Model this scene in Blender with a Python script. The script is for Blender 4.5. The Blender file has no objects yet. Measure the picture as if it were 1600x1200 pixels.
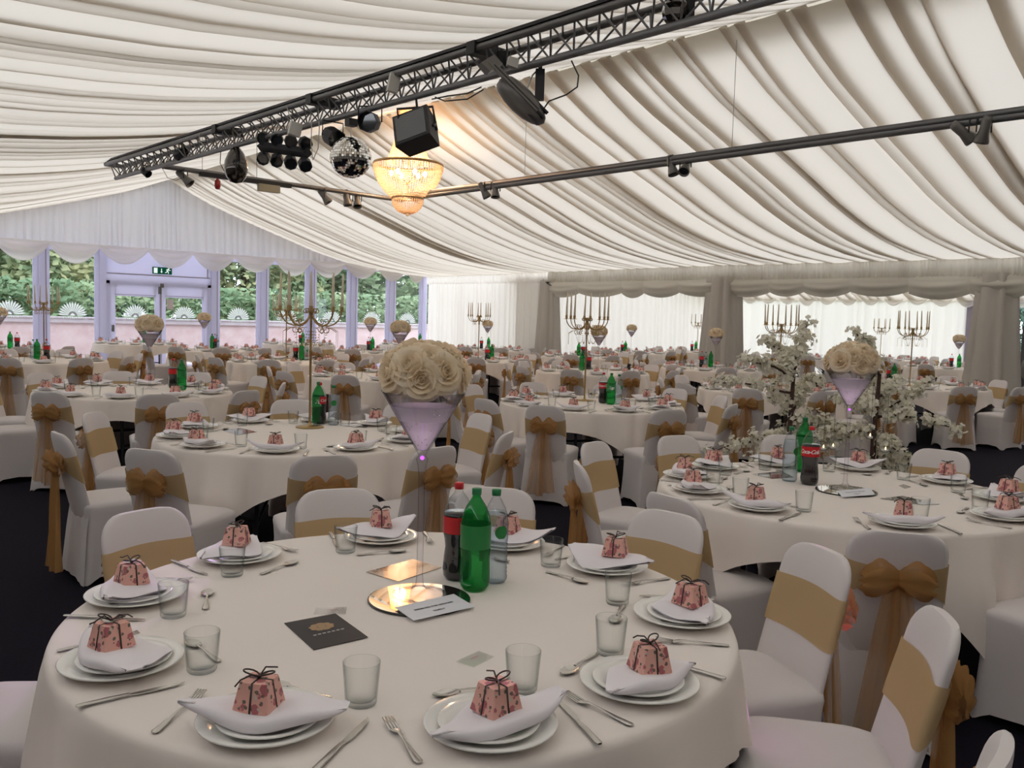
import bpy, math, random
from mathutils import Vector, Matrix
PI = math.pi
C = bpy.context.scene.collection
random.seed(7)

# ------------------------------------------------------------------ camera
F, PITCH, ROLL, CAM_H, YAW = 1383.14, 0.0745241, 0.0295159, 1.5895, 0.746674
cp, sp, cr, sr = math.cos(PITCH), math.sin(PITCH), math.cos(ROLL), math.sin(ROLL)
cy_, sy_ = math.cos(YAW), math.sin(YAW)
def m3(a, b): return [[sum(a[i][k]*b[k][j] for k in range(3)) for j in range(3)] for i in range(3)]
# hall axes: x runs across the marquee, y runs along its ridge; the lens looks diagonally across it
RV = m3([[cr, -sr, 0], [sr, cr, 0], [0, 0, 1]], [[1, 0, 0], [0, -sp, -cp], [0, cp, -sp]])
RC = m3(RV, [[cy_, -sy_, 0], [sy_, cy_, 0], [0, 0, 1]])
cam = bpy.data.cameras.new('camera'); co = bpy.data.objects.new('camera', cam); C.objects.link(co)
cam.sensor_width = 36; cam.lens = F/1600*36; cam.clip_start = .05; cam.clip_end = 400
M = Matrix(((RC[0][0], -RC[1][0], -RC[2][0], 0), (RC[0][1], -RC[1][1], -RC[2][1], 0), (RC[0][2], -RC[1][2], -RC[2][2], CAM_H), (0, 0, 0, 1)))
co.matrix_world = M
bpy.context.scene.camera = co
def ray(px, py):
    d = ((px-800)/F, (py-600)/F, 1.0)
    return Vector([sum(RC[k][i]*d[k] for k in range(3)) for i in range(3)])
def at_z(px, py, z): d = ray(px, py); return Vector((0, 0, CAM_H)) + d*((z-CAM_H)/d.z)
def at_x(px, py, x): d = ray(px, py); return Vector((0, 0, CAM_H)) + d*(x/d.x)
def at_y(px, py, y): d = ray(px, py); return Vector((0, 0, CAM_H)) + d*(y/d.y)

# ------------------------------------------------------------------ world and exposure
W = bpy.data.worlds.new('sky'); bpy.context.scene.world = W; W.use_nodes = True
bg = W.node_tree.nodes['Background']; bg.inputs[0].default_value = (.90, .94, 1.0, 1); bg.inputs[1].default_value = 3.2
sc = bpy.context.scene
sc.view_settings.view_transform = 'Standard'; sc.view_settings.look = 'None'; sc.view_settings.gamma = 1
sc.view_settings.use_curve_mapping = False
sc.view_settings.exposure = 0.2
sc.cycles.max_bounces = 12; sc.cycles.diffuse_bounces = 6; sc.cycles.glossy_bounces = 4
sc.cycles.transmission_bounces = 8; sc.cycles.transparent_max_bounces = 20
sc.cycles.caustics_reflective = False; sc.cycles.caustics_refractive = False

# ------------------------------------------------------------------ materials
def new_mat(name):
    m = bpy.data.materials.new(name); m.use_nodes = True
    nt = m.node_tree; nt.nodes.clear()
    out = nt.nodes.new('ShaderNodeOutputMaterial')
    return m, nt, out
def pbr(name, col, rough=.6, metal=0, noise=None, bump=0, bscale=200, coat=0, spec=.5, emit=None, sheen=0):
    m, nt, out = new_mat(name)
    b = nt.nodes.new('ShaderNodeBsdfPrincipled')
    b.inputs['Base Color'].default_value = (*col, 1); b.inputs['Roughness'].default_value = rough
    b.inputs['Metallic'].default_value = metal; b.inputs['Coat Weight'].default_value = coat
    b.inputs['Specular IOR Level'].default_value = spec
    if sheen: b.inputs['Sheen Weight'].default_value = sheen
    if emit:
        b.inputs['Emission Color'].default_value = (*emit[0], 1); b.inputs['Emission Strength'].default_value = emit[1]
    if noise or bump:
        tc = nt.nodes.new('ShaderNodeTexCoord')
    if noise:   # (scale, second colour, contrast)
        n = nt.nodes.new('ShaderNodeTexNoise'); n.inputs['Scale'].default_value = noise[0]; n.inputs['Detail'].default_value = 4
        nt.links.new(tc.outputs['Object'], n.inputs['Vector'])
        r = nt.nodes.new('ShaderNodeValToRGB'); e = r.color_ramp.elements
        e[0].position = .5-noise[2]; e[1].position = .5+noise[2]
        e[0].color = (*col, 1); e[1].color = (*noise[1], 1)
        nt.links.new(n.outputs['Fac'], r.inputs['Fac']); nt.links.new(r.outputs['Color'], b.inputs['Base Color'])
    if bump:
        n2 = nt.nodes.new('ShaderNodeTexNoise'); n2.inputs['Scale'].default_value = bscale
        nt.links.new(tc.outputs['Object'], n2.inputs['Vector'])
        bp = nt.nodes.new('ShaderNodeBump'); bp.inputs['Strength'].default_value = bump; bp.inputs['Distance'].default_value = .002
        nt.links.new(n2.outputs['Fac'], bp.inputs['Height']); nt.links.new(bp.outputs['Normal'], b.inputs['Normal'])
    nt.links.new(b.outputs[0], out.inputs[0])
    return m
def cloth(name, col, tcol, trans, clear=0):
    """woven fabric: diffuse, light passing through it, and open weave"""
    m, nt, out = new_mat(name)
    d = nt.nodes.new('ShaderNodeBsdfDiffuse'); d.inputs[0].default_value = (*col, 1)
    t = nt.nodes.new('ShaderNodeBsdfTranslucent'); t.inputs[0].default_value = (*tcol, 1)
    mx = nt.nodes.new('ShaderNodeMixShader'); mx.inputs[0].default_value = trans
    nt.links.new(d.outputs[0], mx.inputs[1]); nt.links.new(t.outputs[0], mx.inputs[2])
    last = mx
    if clear:
        tr = nt.nodes.new('ShaderNodeBsdfTransparent'); m2 = nt.nodes.new('ShaderNodeMixShader'); m2.inputs[0].default_value = clear
        nt.links.new(mx.outputs[0], m2.inputs[1]); nt.links.new(tr.outputs[0], m2.inputs[2]); last = m2
    nt.links.new(last.outputs[0], out.inputs[0])
    return m
def glass(name, tint=(.96, .985, .975), edge=(.45, .5, .5), gloss=.04, rough=.02, body=None):
    """thin clear wall: passes light straight, darker at grazing angles, reflects by Fresnel; body = share and colour of a milky part"""
    m, nt, out = new_mat(name)
    lw = nt.nodes.new('ShaderNodeLayerWeight'); lw.inputs['Blend'].default_value = .5
    rm = nt.nodes.new('ShaderNodeMix'); rm.data_type = 'RGBA'
    rm.inputs['A'].default_value = (*tint, 1); rm.inputs['B'].default_value = (*edge, 1)
    p3 = nt.nodes.new('ShaderNodeMath'); p3.operation = 'POWER'; p3.inputs[1].default_value = 2.6
    nt.links.new(lw.outputs['Facing'], p3.inputs[0]); nt.links.new(p3.outputs[0], rm.inputs['Factor'])
    tr = nt.nodes.new('ShaderNodeBsdfTransparent'); nt.links.new(rm.outputs['Result'], tr.inputs[0])
    gl = nt.nodes.new('ShaderNodeBsdfGlossy'); gl.inputs['Roughness'].default_value = rough
    pw = nt.nodes.new('ShaderNodeMath'); pw.operation = 'POWER'; pw.inputs[1].default_value = 4.0
    lf = nt.nodes.new('ShaderNodeLayerWeight'); lf.inputs['Blend'].default_value = .5
    nt.links.new(lf.outputs['Facing'], pw.inputs[0])
    fr = nt.nodes.new('ShaderNodeMath'); fr.operation = 'MULTIPLY_ADD'; fr.inputs[1].default_value = .45; fr.inputs[2].default_value = gloss
    nt.links.new(pw.outputs[0], fr.inputs[0])
    mx = nt.nodes.new('ShaderNodeMixShader')
    nt.links.new(fr.outputs[0], mx.inputs[0]); nt.links.new(tr.outputs[0], mx.inputs[1]); nt.links.new(gl.outputs[0], mx.inputs[2])
    last = mx
    if body:
        df = nt.nodes.new('ShaderNodeBsdfTranslucent'); df.inputs[0].default_value = (*body[1], 1)
        d2 = nt.nodes.new('ShaderNodeBsdfDiffuse'); d2.inputs[0].default_value = (*body[1], 1)
        ad = nt.nodes.new('ShaderNodeMixShader'); nt.links.new(df.outputs[0], ad.inputs[1]); nt.links.new(d2.outputs[0], ad.inputs[2])
        m2 = nt.nodes.new('ShaderNodeMixShader'); m2.inputs[0].default_value = body[0]
        nt.links.new(mx.outputs[0], m2.inputs[1]); nt.links.new(ad.outputs[0], m2.inputs[2]); last = m2
    nt.links.new(last.outputs[0], out.inputs[0])
    return m
def emission(name, col, s):
    m, nt, out = new_mat(name); e = nt.nodes.new('ShaderNodeEmission')
    e.inputs[0].default_value = (*col, 1); e.inputs[1].default_value = s; nt.links.new(e.outputs[0], out.inputs[0]); return m

MT = dict(
    ceil=cloth('cream_lining', (.78, .73, .65), (.90, .83, .73), .245),
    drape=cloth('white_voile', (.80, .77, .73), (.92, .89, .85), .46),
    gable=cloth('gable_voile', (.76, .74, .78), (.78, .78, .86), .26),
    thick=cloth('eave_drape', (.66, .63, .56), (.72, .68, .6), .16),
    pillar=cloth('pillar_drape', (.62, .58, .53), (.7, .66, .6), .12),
    light_cut=cloth('light_cut_lining', (.20, .18, .165), (.3, .28, .25), .04),  # dark tone given to the unseen walls to cut light from behind
    carpet=pbr('dark_carpet', (.008, .0068, .012), .95, spec=.08, noise=(60, (.014, .012, .020), .25), bump=.4, bscale=900),
    linen=pbr('white_linen', (.83, .76, .71), .85, bump=.10, bscale=900, sheen=.1),
    spandex=pbr('white_spandex', (.69, .645, .645), .75, sheen=.15),
    napkin=pbr('napkin_cotton', (.83, .79, .83), .9, bump=.15, bscale=900),
    china=pbr('white_china', (.80, .79, .76), .12, coat=.5),
    steel=pbr('cutlery_steel', (.62, .60, .57), .22, metal=1),
    gold=pbr('aged_gold', (.42, .29, .13), .34, metal=1),
    candle=pbr('ivory_wax', (.72, .63, .48), .5),
    sash=cloth('gold_organza', (.60, .44, .245), (.70, .5, .26), .22, .12),
    bow=cloth('sheer_organza', (.56, .31, .125), (.68, .38, .15), .35, .44),
    ribbon=pbr('brown_ribbon', (.03, .014, .012), .45),
    tag_paper=pbr('tag_paper', (.78, .74, .68), .7),
    glass=glass('clear_glass', (.985, .99, .988), (.52, .56, .56), gloss=.018),
    pane=glass('window_glass', (.97, .98, 1), (.8, .85, .9)),
    acrylic=glass('clear_acrylic', (.97, .97, .97), (.86, .86, .86), gloss=.03),
    vase=glass('vase_glass', (.97, .96, .98), (.30, .30, .33), gloss=.05),
    beads=glass('gel_beads', (.95, .92, .95), (.8, .76, .82), body=(.88, (.97, .90, .96))),
    pet=glass('clear_bottle', (.93, .95, .96), (.40, .45, .48)),
    green=glass('green_bottle', (.16, .70, .28), (.01, .18, .05), body=(.24, (.02, .42, .11))),
    cola=pbr('cola_liquid', (.012, .006, .008), .08, coat=.6),
    water=glass('bottled_water', (.86, .91, .94), (.45, .55, .6), body=(.10, (.7, .75, .8))),
    red=pbr('red_plastic', (.60, .015, .022), .35), cap_red=pbr('red_cap', (.66, .02, .03), .4), cap_green=pbr('green_cap', (.015, .20, .07), .4),
    greenlabel=pbr('green_label', (.012, .20, .045), .35), white=pbr('white_print', (.82, .82, .82), .6),
    black_print=pbr('black_print', (.02, .02, .022), .6), red_print=pbr('pink_print', (.5, .18, .18), .6),
    mirror=pbr('mirror', (.90, .90, .88), .015, metal=1), dark_edge=pbr('mirror_edge', (.02, .022, .02), .2),
    flyer_matt=pbr('matt_flyer', (.030, .026, .030), .5, spec=.25), flyer=pbr('dark_flyer', (.035, .031, .034), .18, coat=.8), flyer_gold=pbr('printed_gold', (.36, .22, .10), .4), flyer_white=pbr('printed_grey', (.42, .40, .40), .4),
    card=pbr('white_card', (.74, .75, .80), .6),
    rose=None, blossom=cloth('blossom_petal', (.86, .83, .74), (.9, .88, .76), .35), bark=pbr('dark_bark', (.085, .045, .035), .85, noise=(30, (.04, .022, .018), .2)),
    leaf_small=pbr('blossom_leaf', (.12, .16, .08), .6),
    truss=pbr('grey_truss', (.20, .20, .21), .42, metal=.6), blackmetal=pbr('black_metal', (.018, .018, .022), .5),
    greymetal=pbr('grey_casing', (.19, .18, .17), .35, metal=.3), smoked=pbr('smoked_shell', (.045, .034, .028), .12, metal=.6, coat=1),
    chrome=pbr('chrome', (.55, .55, .55), .15, metal=1), whitebox=pbr('white_box', (.6, .59, .56), .6), cable=pbr('black_cable', (.02, .02, .02), .6), paleCable=pbr('pale_cable', (.5, .49, .45), .6),
    lens=pbr('dark_lens', (.03, .035, .04), .06, coat=1),
    frame=cloth('window_haze_frame', (.80, .77, .92), (.84, .84, 1.0), .58), framedark=pbr('grey_post', (.42, .39, .50), .5),  # lilac translucent frame colour stands in for haze from the bright panes
    exitgreen=emission('exit_green', (.005, .055, .03), 1.0), exitwhite=emission('exit_white', (.75, .85, .8), 1.0),
    decal=cloth('window_decal', (.85, .88, .86), (.97, 1, .99), .7),
    wall_stone=pbr('garden_wall', (.60, .44, .44), .9, noise=(3, (.68, .56, .56), .2)), coping=pbr('wall_coping', (.48, .43, .46), .9, noise=(5, (.56, .50, .52), .2)),
    grass=pbr('lawn', (.16, .24, .11), .9, noise=(2, (.20, .29, .14), .2)), added_paving=pbr('added_terrace', (.42, .39, .36), .9, noise=(4, (.5, .47, .43), .2)),
    bulb=emission('warm_bulb', (1.0, .78, .5), 22), strand=None,
    eye=emission('tealight', (1.0, .6, .25), 8), redlamp=pbr('red_lamp', (.4, .02, .02), .3), sign=pbr('beige_sign', (.42, .38, .27), .6),
    purple=pbr('dark_leg', (.03, .03, .035), .5), pinkpaper=None, poster=pbr('notice_paper', (.7, .62, .64), .7),
)
def leaves(name, a, b):
    m, nt, out = new_mat(name)
    oi = nt.nodes.new('ShaderNodeTexCoord'); n = nt.nodes.new('ShaderNodeTexNoise'); n.inputs['Scale'].default_value = .8; n.inputs['Detail'].default_value = 3
    nt.links.new(oi.outputs['Object'], n.inputs['Vector'])
    r = nt.nodes.new('ShaderNodeValToRGB'); r.color_ramp.elements[0].position = .38; r.color_ramp.elements[1].position = .62
    r.color_ramp.elements[0].color = (*a, 1); r.color_ramp.elements[1].color = (*b, 1); nt.links.new(n.outputs['Fac'], r.inputs['Fac'])
    d = nt.nodes.new('ShaderNodeBsdfDiffuse'); t = nt.nodes.new('ShaderNodeBsdfTranslucent'); mx = nt.nodes.new('ShaderNodeMixShader'); mx.inputs[0].default_value = .35
    for s in (d, t): nt.links.new(r.outputs['Color'], s.inputs[0])
    nt.links.new(d.outputs[0], mx.inputs[1]); nt.links.new(t.outputs[0], mx.inputs[2]); nt.links.new(mx.outputs[0], out.inputs[0])
    return m
MT['leafA'] = leaves('tree_leaves', (.22, .34, .20), (.42, .52, .32))
MT['leafB'] = leaves('autumn_leaves', (.27, .39, .24), (.52, .53, .30))
MT['leafC'] = leaves('dark_leaves', (.08, .15, .13), (.17, .26, .20))
def rose_mat():
    m, nt, out = new_mat('cream_petal')
    tc = nt.nodes.new('ShaderNodeTexCoord'); n = nt.nodes.new('ShaderNodeTexNoise'); n.inputs['Scale'].default_value = 14
    nt.links.new(tc.outputs['Object'], n.inputs['Vector'])
    r = nt.nodes.new('ShaderNodeValToRGB'); e = r.color_ramp.elements; e[0].position = .3; e[1].position = .72
    e[0].color = (.90, .76, .56, 1); e[1].color = (.92, .83, .68, 1); nt.links.new(n.outputs['Fac'], r.inputs['Fac'])
    d = nt.nodes.new('ShaderNodeBsdfDiffuse'); t = nt.nodes.new('ShaderNodeBsdfTranslucent'); mx = nt.nodes.new('ShaderNodeMixShader'); mx.inputs[0].default_value = .3
    for s in (d, t): nt.links.new(r.outputs['Color'], s.inputs[0])
    nt.links.new(d.outputs[0], mx.inputs[1]); nt.links.new(t.outputs[0], mx.inputs[2]); nt.links.new(mx.outputs[0], out.inputs[0])
    return m
MT['rose'] = rose_mat()
def pink_paper():
    """pink paper printed with small roses and leaves"""
    m, nt, out = new_mat('rose_print_paper')
    b = nt.nodes.new('ShaderNodeBsdfPrincipled'); b.inputs['Roughness'].default_value = .6
    tc = nt.nodes.new('ShaderNodeTexCoord')
    col = (.78, .42, .35)
    prev = None
    for sc_, thr, c2, off in ((38, .46, (.46, .14, .15), 0), (62, .30, (.16, .13, .11), 3.3), (48, .22, (.62, .50, .42), 7.7), (70, .20, (.40, .10, .12), 5.1)):
        mp = nt.nodes.new('ShaderNodeMapping'); mp.inputs['Location'].default_value = (off, off*.7, off*.3)
        nt.links.new(tc.outputs['Object'], mp.inputs[0])
        v = nt.nodes.new('ShaderNodeTexVoronoi'); v.inputs['Scale'].default_value = sc_; nt.links.new(mp.outputs[0], v.inputs['Vector'])
        nz = nt.nodes.new('ShaderNodeTexNoise'); nz.inputs['Scale'].default_value = 180; nt.links.new(mp.outputs[0], nz.inputs['Vector'])
        ad = nt.nodes.new('ShaderNodeMath'); ad.operation = 'MULTIPLY_ADD'; ad.inputs[1].default_value = .35
        nt.links.new(nz.outputs['Fac'], ad.inputs[0]); nt.links.new(v.outputs['Distance'], ad.inputs[2])
        lt = nt.nodes.new('ShaderNodeMath'); lt.operation = 'LESS_THAN'; lt.inputs[1].default_value = thr + .13
        nt.links.new(ad.outputs[0], lt.inputs[0])
        mx = nt.nodes.new('ShaderNodeMix'); mx.data_type = 'RGBA'
        mx.inputs['B'].default_value = (*c2, 1)
        if prev is None: mx.inputs['A'].default_value = (*col, 1)
        else: nt.links.new(prev, mx.inputs['A'])
        nt.links.new(lt.outputs[0], mx.inputs['Factor']); prev = mx.outputs['Result']
    nt.links.new(prev, b.inputs['Base Color']); nt.links.new(b.outputs[0], out.inputs[0])
    return m
MT['pinkpaper'] = pink_paper()
MT['strand'] = glass('crystal_strand', (.98, .92, .84), (.7, .6, .5), rough=.1, body=(.62, (.95, .82, .68)))

# ------------------------------------------------------------------ mesh building
class MB:
    def __init__(s): s.v = []; s.f = []
    def grid(s, rows, close=False, flip=False):
        """rows of equal numbers of points -> quads; close joins the last column to the first"""
        b = len(s.v); n = len(rows[0])
        for r in rows: s.v.extend([tuple(p) for p in r])
        for i in range(len(rows)-1):
            for j in range(n if close else n-1):
                k = (j+1) % n
                q = (b+i*n+j, b+i*n+k, b+(i+1)*n+k, b+(i+1)*n+j)
                s.f.append(q[::-1] if flip else q)
        return s
    def cap(s, row, flip=False):
        b = len(s.v); s.v.extend([tuple(p) for p in row]); q = tuple(range(b, b+len(row))); s.f.append(q[::-1] if flip else q); return s
    def lathe(s, prof, n=24, c=(0, 0, 0)):
        rows = [[(c[0]+r*math.cos(2*PI*k/n), c[1]+r*math.sin(2*PI*k/n), c[2]+z) for k in range(n)] for r, z in prof]
        return s.grid(rows, True)
    def box(s, x0, x1, y0, y1, z0, z1, tf=None):
        p = [(x0, y0, z0), (x1, y0, z0), (x1, y1, z0), (x0, y1, z0), (x0, y0, z1), (x1, y0, z1), (x1, y1, z1), (x0, y1, z1)]
        if tf: p = [tf(q) for q in p]
        b = len(s.v); s.v.extend(p)
        for q in ((3, 2, 1, 0), (4, 5, 6, 7), (0, 1, 5, 4), (1, 2, 6, 5), (2, 3, 7, 6), (3, 0, 4, 7)): s.f.append(tuple(b+i for i in q))
        return s
    def tube(s, path, r, n=8, caps=True):
        path = [Vector(p) for p in path]; rows = []; ref = None
        for i, p in enumerate(path):
            a = path[min(i+1, len(path)-1)] - path[max(i-1, 0)]
            if a.length < 1e-9: a = Vector((0, 0, 1))
            a.normalize()
            if ref is None: ref = Vector((0, 0, 1)) if abs(a.z) < .9 else Vector((1, 0, 0))
            u = (ref - a*ref.dot(a)).normalized(); w = a.cross(u); ref = u
            rr = r[i] if isinstance(r, (list, tuple)) else r
            rows.append([p + u*(rr*math.cos(2*PI*k/n)) + w*(rr*math.sin(2*PI*k/n)) for k in range(n)])
        s.grid(rows, True)
        if caps: s.cap(rows[0], True); s.cap(rows[-1])
        return s
    def ball(s, c, r, n=10, m=6, sq=(1, 1, 1)):
        rows = []
        for i in range(m+1):
            t = PI*i/m
            rows.append([(c[0]+sq[0]*r*math.sin(t)*math.cos(2*PI*k/n), c[1]+sq[1]*r*math.sin(t)*math.sin(2*PI*k/n), c[2]-sq[2]*r*math.cos(t)) for k in range(n)])
        return s.grid(rows, True)
    def mesh(s, name, mat, smooth=True):
        me = bpy.data.meshes.new(name); me.from_pydata([tuple(p) for p in s.v], [], s.f); me.materials.append(MT[mat] if isinstance(mat, str) else mat)
        me.validate(clean_customdata=False)
        if smooth: me.polygons.foreach_set('use_smooth', [True]*len(me.polygons))
        me.update(); return me
def add(name, me, loc=(0, 0, 0), rz=0, parent=None, rot=None, scale=None):
    o = bpy.data.objects.new(name, me); C.objects.link(o); o.location = loc
    o.rotation_euler = rot if rot else (0, 0, rz)
    if scale: o.scale = scale if isinstance(scale, (tuple, list)) else (scale,)*3
    if parent: o.parent = parent
    return o
def tag(o, label, cat, group=None):
    o['label'] = label; o['category'] = cat
    if group: o['group'] = group
    return o
def struct(name, mb, mat, parent=None, smooth=True):
    o = add(name, mb.mesh(name, mat, smooth) if isinstance(mb, MB) else mb, parent=parent)
    if not parent: o['kind'] = 'structure'
    return o
def empty(name, loc, label, cat, rz=0, group=None):
    o = add(name, None, loc, rz); o.empty_display_size = .1
    return tag(o, label, cat, group)
def text_mesh(name, s, size, mat, font_shear=0, spacing=1, bold=0):
    cu = bpy.data.curves.new(name, 'FONT'); cu.body = s; cu.size = size; cu.align_x = 'CENTER'; cu.align_y = 'CENTER'
    cu.shear = font_shear; cu.space_character = spacing; cu.offset = bold; cu.resolution_u = 3
    o = bpy.data.objects.new(name, cu); C.objects.link(o)
    dg = bpy.context.evaluated_depsgraph_get(); me = bpy.data.meshes.new_from_object(o.evaluated_get(dg))
    bpy.data.objects.remove(o); me.name = name; me.materials.clear(); me.materials.append(MT[mat]); return me
def lerp(a, b, t): return a+(b-a)*t
def interp(x, xs, ys):
    if x <= xs[0]: return ys[0]
    for i in range(len(xs)-1):
        if x <= xs[i+1]: return lerp(ys[i], ys[i+1], (x-xs[i])/(xs[i+1]-xs[i]))
    return ys[-1]

# ------------------------------------------------------------------ marquee shell
XE, XR, YG = 16.75, 8.7, 22.2            # right eave, ridge, gable wall
ZR, HALF = 4.98, 8.05
XL, YB = -1.6, -6.0                      # left wall, wall behind
XA, YA = 26.0, 18.1                      # annex back wall, annex end wall
def ceil_z(x, y):
    d = abs(x-XR)/1.072
    drop = interp(d, [0, .5, 1.11, 2.1, 3.0, 3.83, 4.7, 5.53, 6.5, 7.5, 9.6], [0, .26, .52, .86, 1.15, 1.42, 1.64, 1.79, 1.90, 1.95, 1.97])*1.072
    k = (.9-.2*min(1, max(0, (18-y)/6))) if x < XR else 1.0
    off = -.2*min(1, max(0, (y-12)/10))*(1-.5*min(1, d/7.5))
    return ZR - drop*k + off
FL = MB().grid([[(-14, -14, 0), (48, -14, 0)], [(-14, 40, 0), (48, 40, 0)]])
def floor_part(x0, x1, y0, y1): return MB().grid([[(x0, y0, 0), (x1, y0, 0)], [(x0, y1, 0), (x1, y1, 0)]])
struct('floor', floor_part(XL-.3, XA+.2, YB-.3, YA+.2), 'carpet', smooth=False)
def pleated_roof(x_from, x_to, nu, y0, y1, zf, seed, pmin=.22, pmax=.66):
    rnd = random.Random(seed); sec = []; y = y0
    while y < y1:
        p = rnd.uniform(pmin, pmax)*(1 if rnd.random() < .7 else .5); ov = min(rnd.uniform(.07, .24), p*.55); a = rnd.uniform(.6, 1.25); w0 = rnd.uniform(-.05, .05)
        # flat belly of the pleat, then a tuck folded back under the next one
        sec += [(y, 0, w0), (y+.25*p, -.022*a, w0), (y+.55*p, -.032*a, w0), (y+.85*p, -.022*a, w0), (y+p, -.004, w0), (y+p+.01, .012, w0), (y+p-ov*.5, .03, w0), (y+p-ov, .036, w0), (y+p-ov*.4, .046, w0)]
        y += p
    rows = []
    for i in range(nu+1):
        t = i/nu; x = lerp(x_from, x_to, t); r = []
        for (yy, dz, w0) in sec:
            wob = w0*math.sin(PI*t)*2.2 + .03*math.sin(5*t+yy*1.3)
            amp = .5+.9*math.sin(PI*min(1, t*1.15))**.6 if t < .87 else .8
            r.append((x, yy+wob, zf(x, yy)+dz*amp))
        rows.append(r)
    return MB().grid(rows)
struct('ceiling', pleated_roof(XR+.03, XE, 22, YB, YG, ceil_z, 3), 'ceil')
struct('ceiling', pleated_roof(XR-.03, XL, 26, YB, YG, ceil_z, 5), 'ceil')
# ridge tape the two slopes are gathered on
rt = MB(); rt.grid([[(XR+dx, y_, zr_+dz) for y_, zr_ in ((YB, ZR), (12, ZR), (YG, ZR-.2))] for dx, dz in ((-.42, -.03), (-.2, .05), (0, .09), (.2, .05), (.42, -.03))]); struct('trim_ridge', rt, 'thick')

def curtain(a, b, z0, z1, mb=None, pitch=.13, amp=.035, seed=1, nz=5, gather=0, ztop=None, foot=0):
    """hanging pleated curtain from point a to b in plan; ztop(t) lets the top follow a slope"""
    mb = mb or MB(); rnd = random.Random(seed); a = Vector((a[0], a[1], 0)); b = Vector((b[0], b[1], 0)); L = (b-a).length; d = (b-a)/L; n = Vector((-d.y, d.x, 0))
    ts = []; s = 0
    while s < L:
        p = pitch*rnd.uniform(.55, 1.6); q = rnd.uniform(.6, 1.3)
        for k, w in ((0, 0), (.22, .75), (.45, 1), (.62, .5), (.75, -.35), (.9, -.3)): ts.append((min(L, s+k*p), w*q))
        s += p
    ts.append((L, 0))
    rows = []
    for i in range(nz+1):
        h = i/nz; r = []
        for (t, w) in ts:
            top = ztop(t/L) if ztop else z1
            P = a + d*t + n*(w*amp*(1-.45*h) + foot*(1-h)**2)
            r.append((P.x, P.y, lerp(z0, top, h)))
        rows.append(r)
    return mb.grid(rows)
def swag(a, b, n, ztop, drop, sag, seed=1, out=.10, marks=None, flat=.35):
    """row of scalloped swags hung between fixing points"""
    mb = MB(); rnd = random.Random(seed); a = Vector((a[0], a[1], 0)); b = Vector((b[0], b[1], 0)); d = (b-a).normalized(); nn = Vector((-d.y, d.x, 0))
    pts = marks or [i/n for i in range(n+1)]
    L = (b-a).length
    for i in range(len(pts)-1):
        s0, s1 = pts[i]*L, pts[i+1]*L; rows = []; sg = sag*rnd.uniform(.85, 1.12); dr = drop*rnd.uniform(.92, 1.08)
        for j in range(13):
            h = j/12; r = []
            for k in range(13):
                t = k/12; e = 4*t*(1-t)
                z = ztop - dr*h*(flat+(1-flat)*e) - sg*e*h**.7
                bul = out*math.sin(PI*min(1, h*1.05))*(.25+.75*e) + .022*e*math.sin(h*17+i)
                P = a + d*lerp(s0, s1, t) + nn*bul
                r.append((P.x, P.y, z))
            rows.append(r)
        mb.grid(rows)
    return mb
# gable wall: pleated upper drape, swags, glazed screen below
ZS = 2.97
def gable_top(t): x = lerp(XL, XE, t); return ceil_z(x, YG) + .05
struct('wall_gable', curtain((XL, YG-.10), (XE, YG-.10), ZS, 0, seed=4, pitch=.15, amp=.04, nz=6, ztop=gable_top), 'gable')
sw_x = [at_y(x, 470, YG-.14).x for x in (-8, 78, 156, 232, 302, 367, 430, 485, 539, 590, 635)] + [XE-.05]
sw_x = [sw_x[0]-1.25*k for k in (4, 3, 2, 1)] + sw_x
m_ = [(x-sw_x[0])/(sw_x[-1]-sw_x[0]) for x in sw_x]
o = add('swag_valance', swag((sw_x[-1], YG-.13), (sw_x[0], YG-.13), 0, ZS+.05, .26, .20, 9, .10, [1-t for t in m_[::-1]]).mesh('swag_valance', 'drape'))
tag(o, 'white voile swags looped above the gable windows', 'valance')

# glazed screen: posts, rails, panes
posts = [at_y(x, 500, YG).x for x in (65, 160, 333, 410, 485, 550, 610, 662)]
posts = [posts[0]-1.32*3, posts[0]-1.32*2, posts[0]-1.32] + posts
ZH = 3.0
def post_mb(x, w=.07): return MB().box(x-w, x+w, YG-.06, YG+.08, 0, ZH)
fan_rays = 15
def fan(name, x, y, z, r, parent, rot=0):
    mb = MB()
    for k in range(fan_rays):
        a0 = PI*(k+.14)/fan_rays; a1 = PI*(k+.86)/fan_rays; am = (a0+a1)/2
        mb.v.extend([(.16*r*math.cos(a0), 0, .16*r*math.sin(a0)), (.82*r*math.cos(a0), 0, .82*r*math.sin(a0)), (r*math.cos(am), 0, r*math.sin(am)), (.82*r*math.cos(a1), 0, .82*r*math.sin(a1)), (.16*r*math.cos(a1), 0, .16*r*math.sin(a1))])
        b = len(mb.v)-5; mb.f.append((b, b+1, b+2, b+3, b+4))
    mb.cap([(.3*r*math.cos(PI*k/12), 0, .3*r*math.sin(PI*k/12)) for k in range(13)])
    for k in range(9):
        x0 = (-.62+k*.14)*r; mb.box(x0, x0+.10*r, -.001, .001, -.20*r, -.07*r)
    o = add(name, mb.mesh(name, 'decal', False), (x, y, z), parent=parent)
    return o
zf = 1.34
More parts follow.
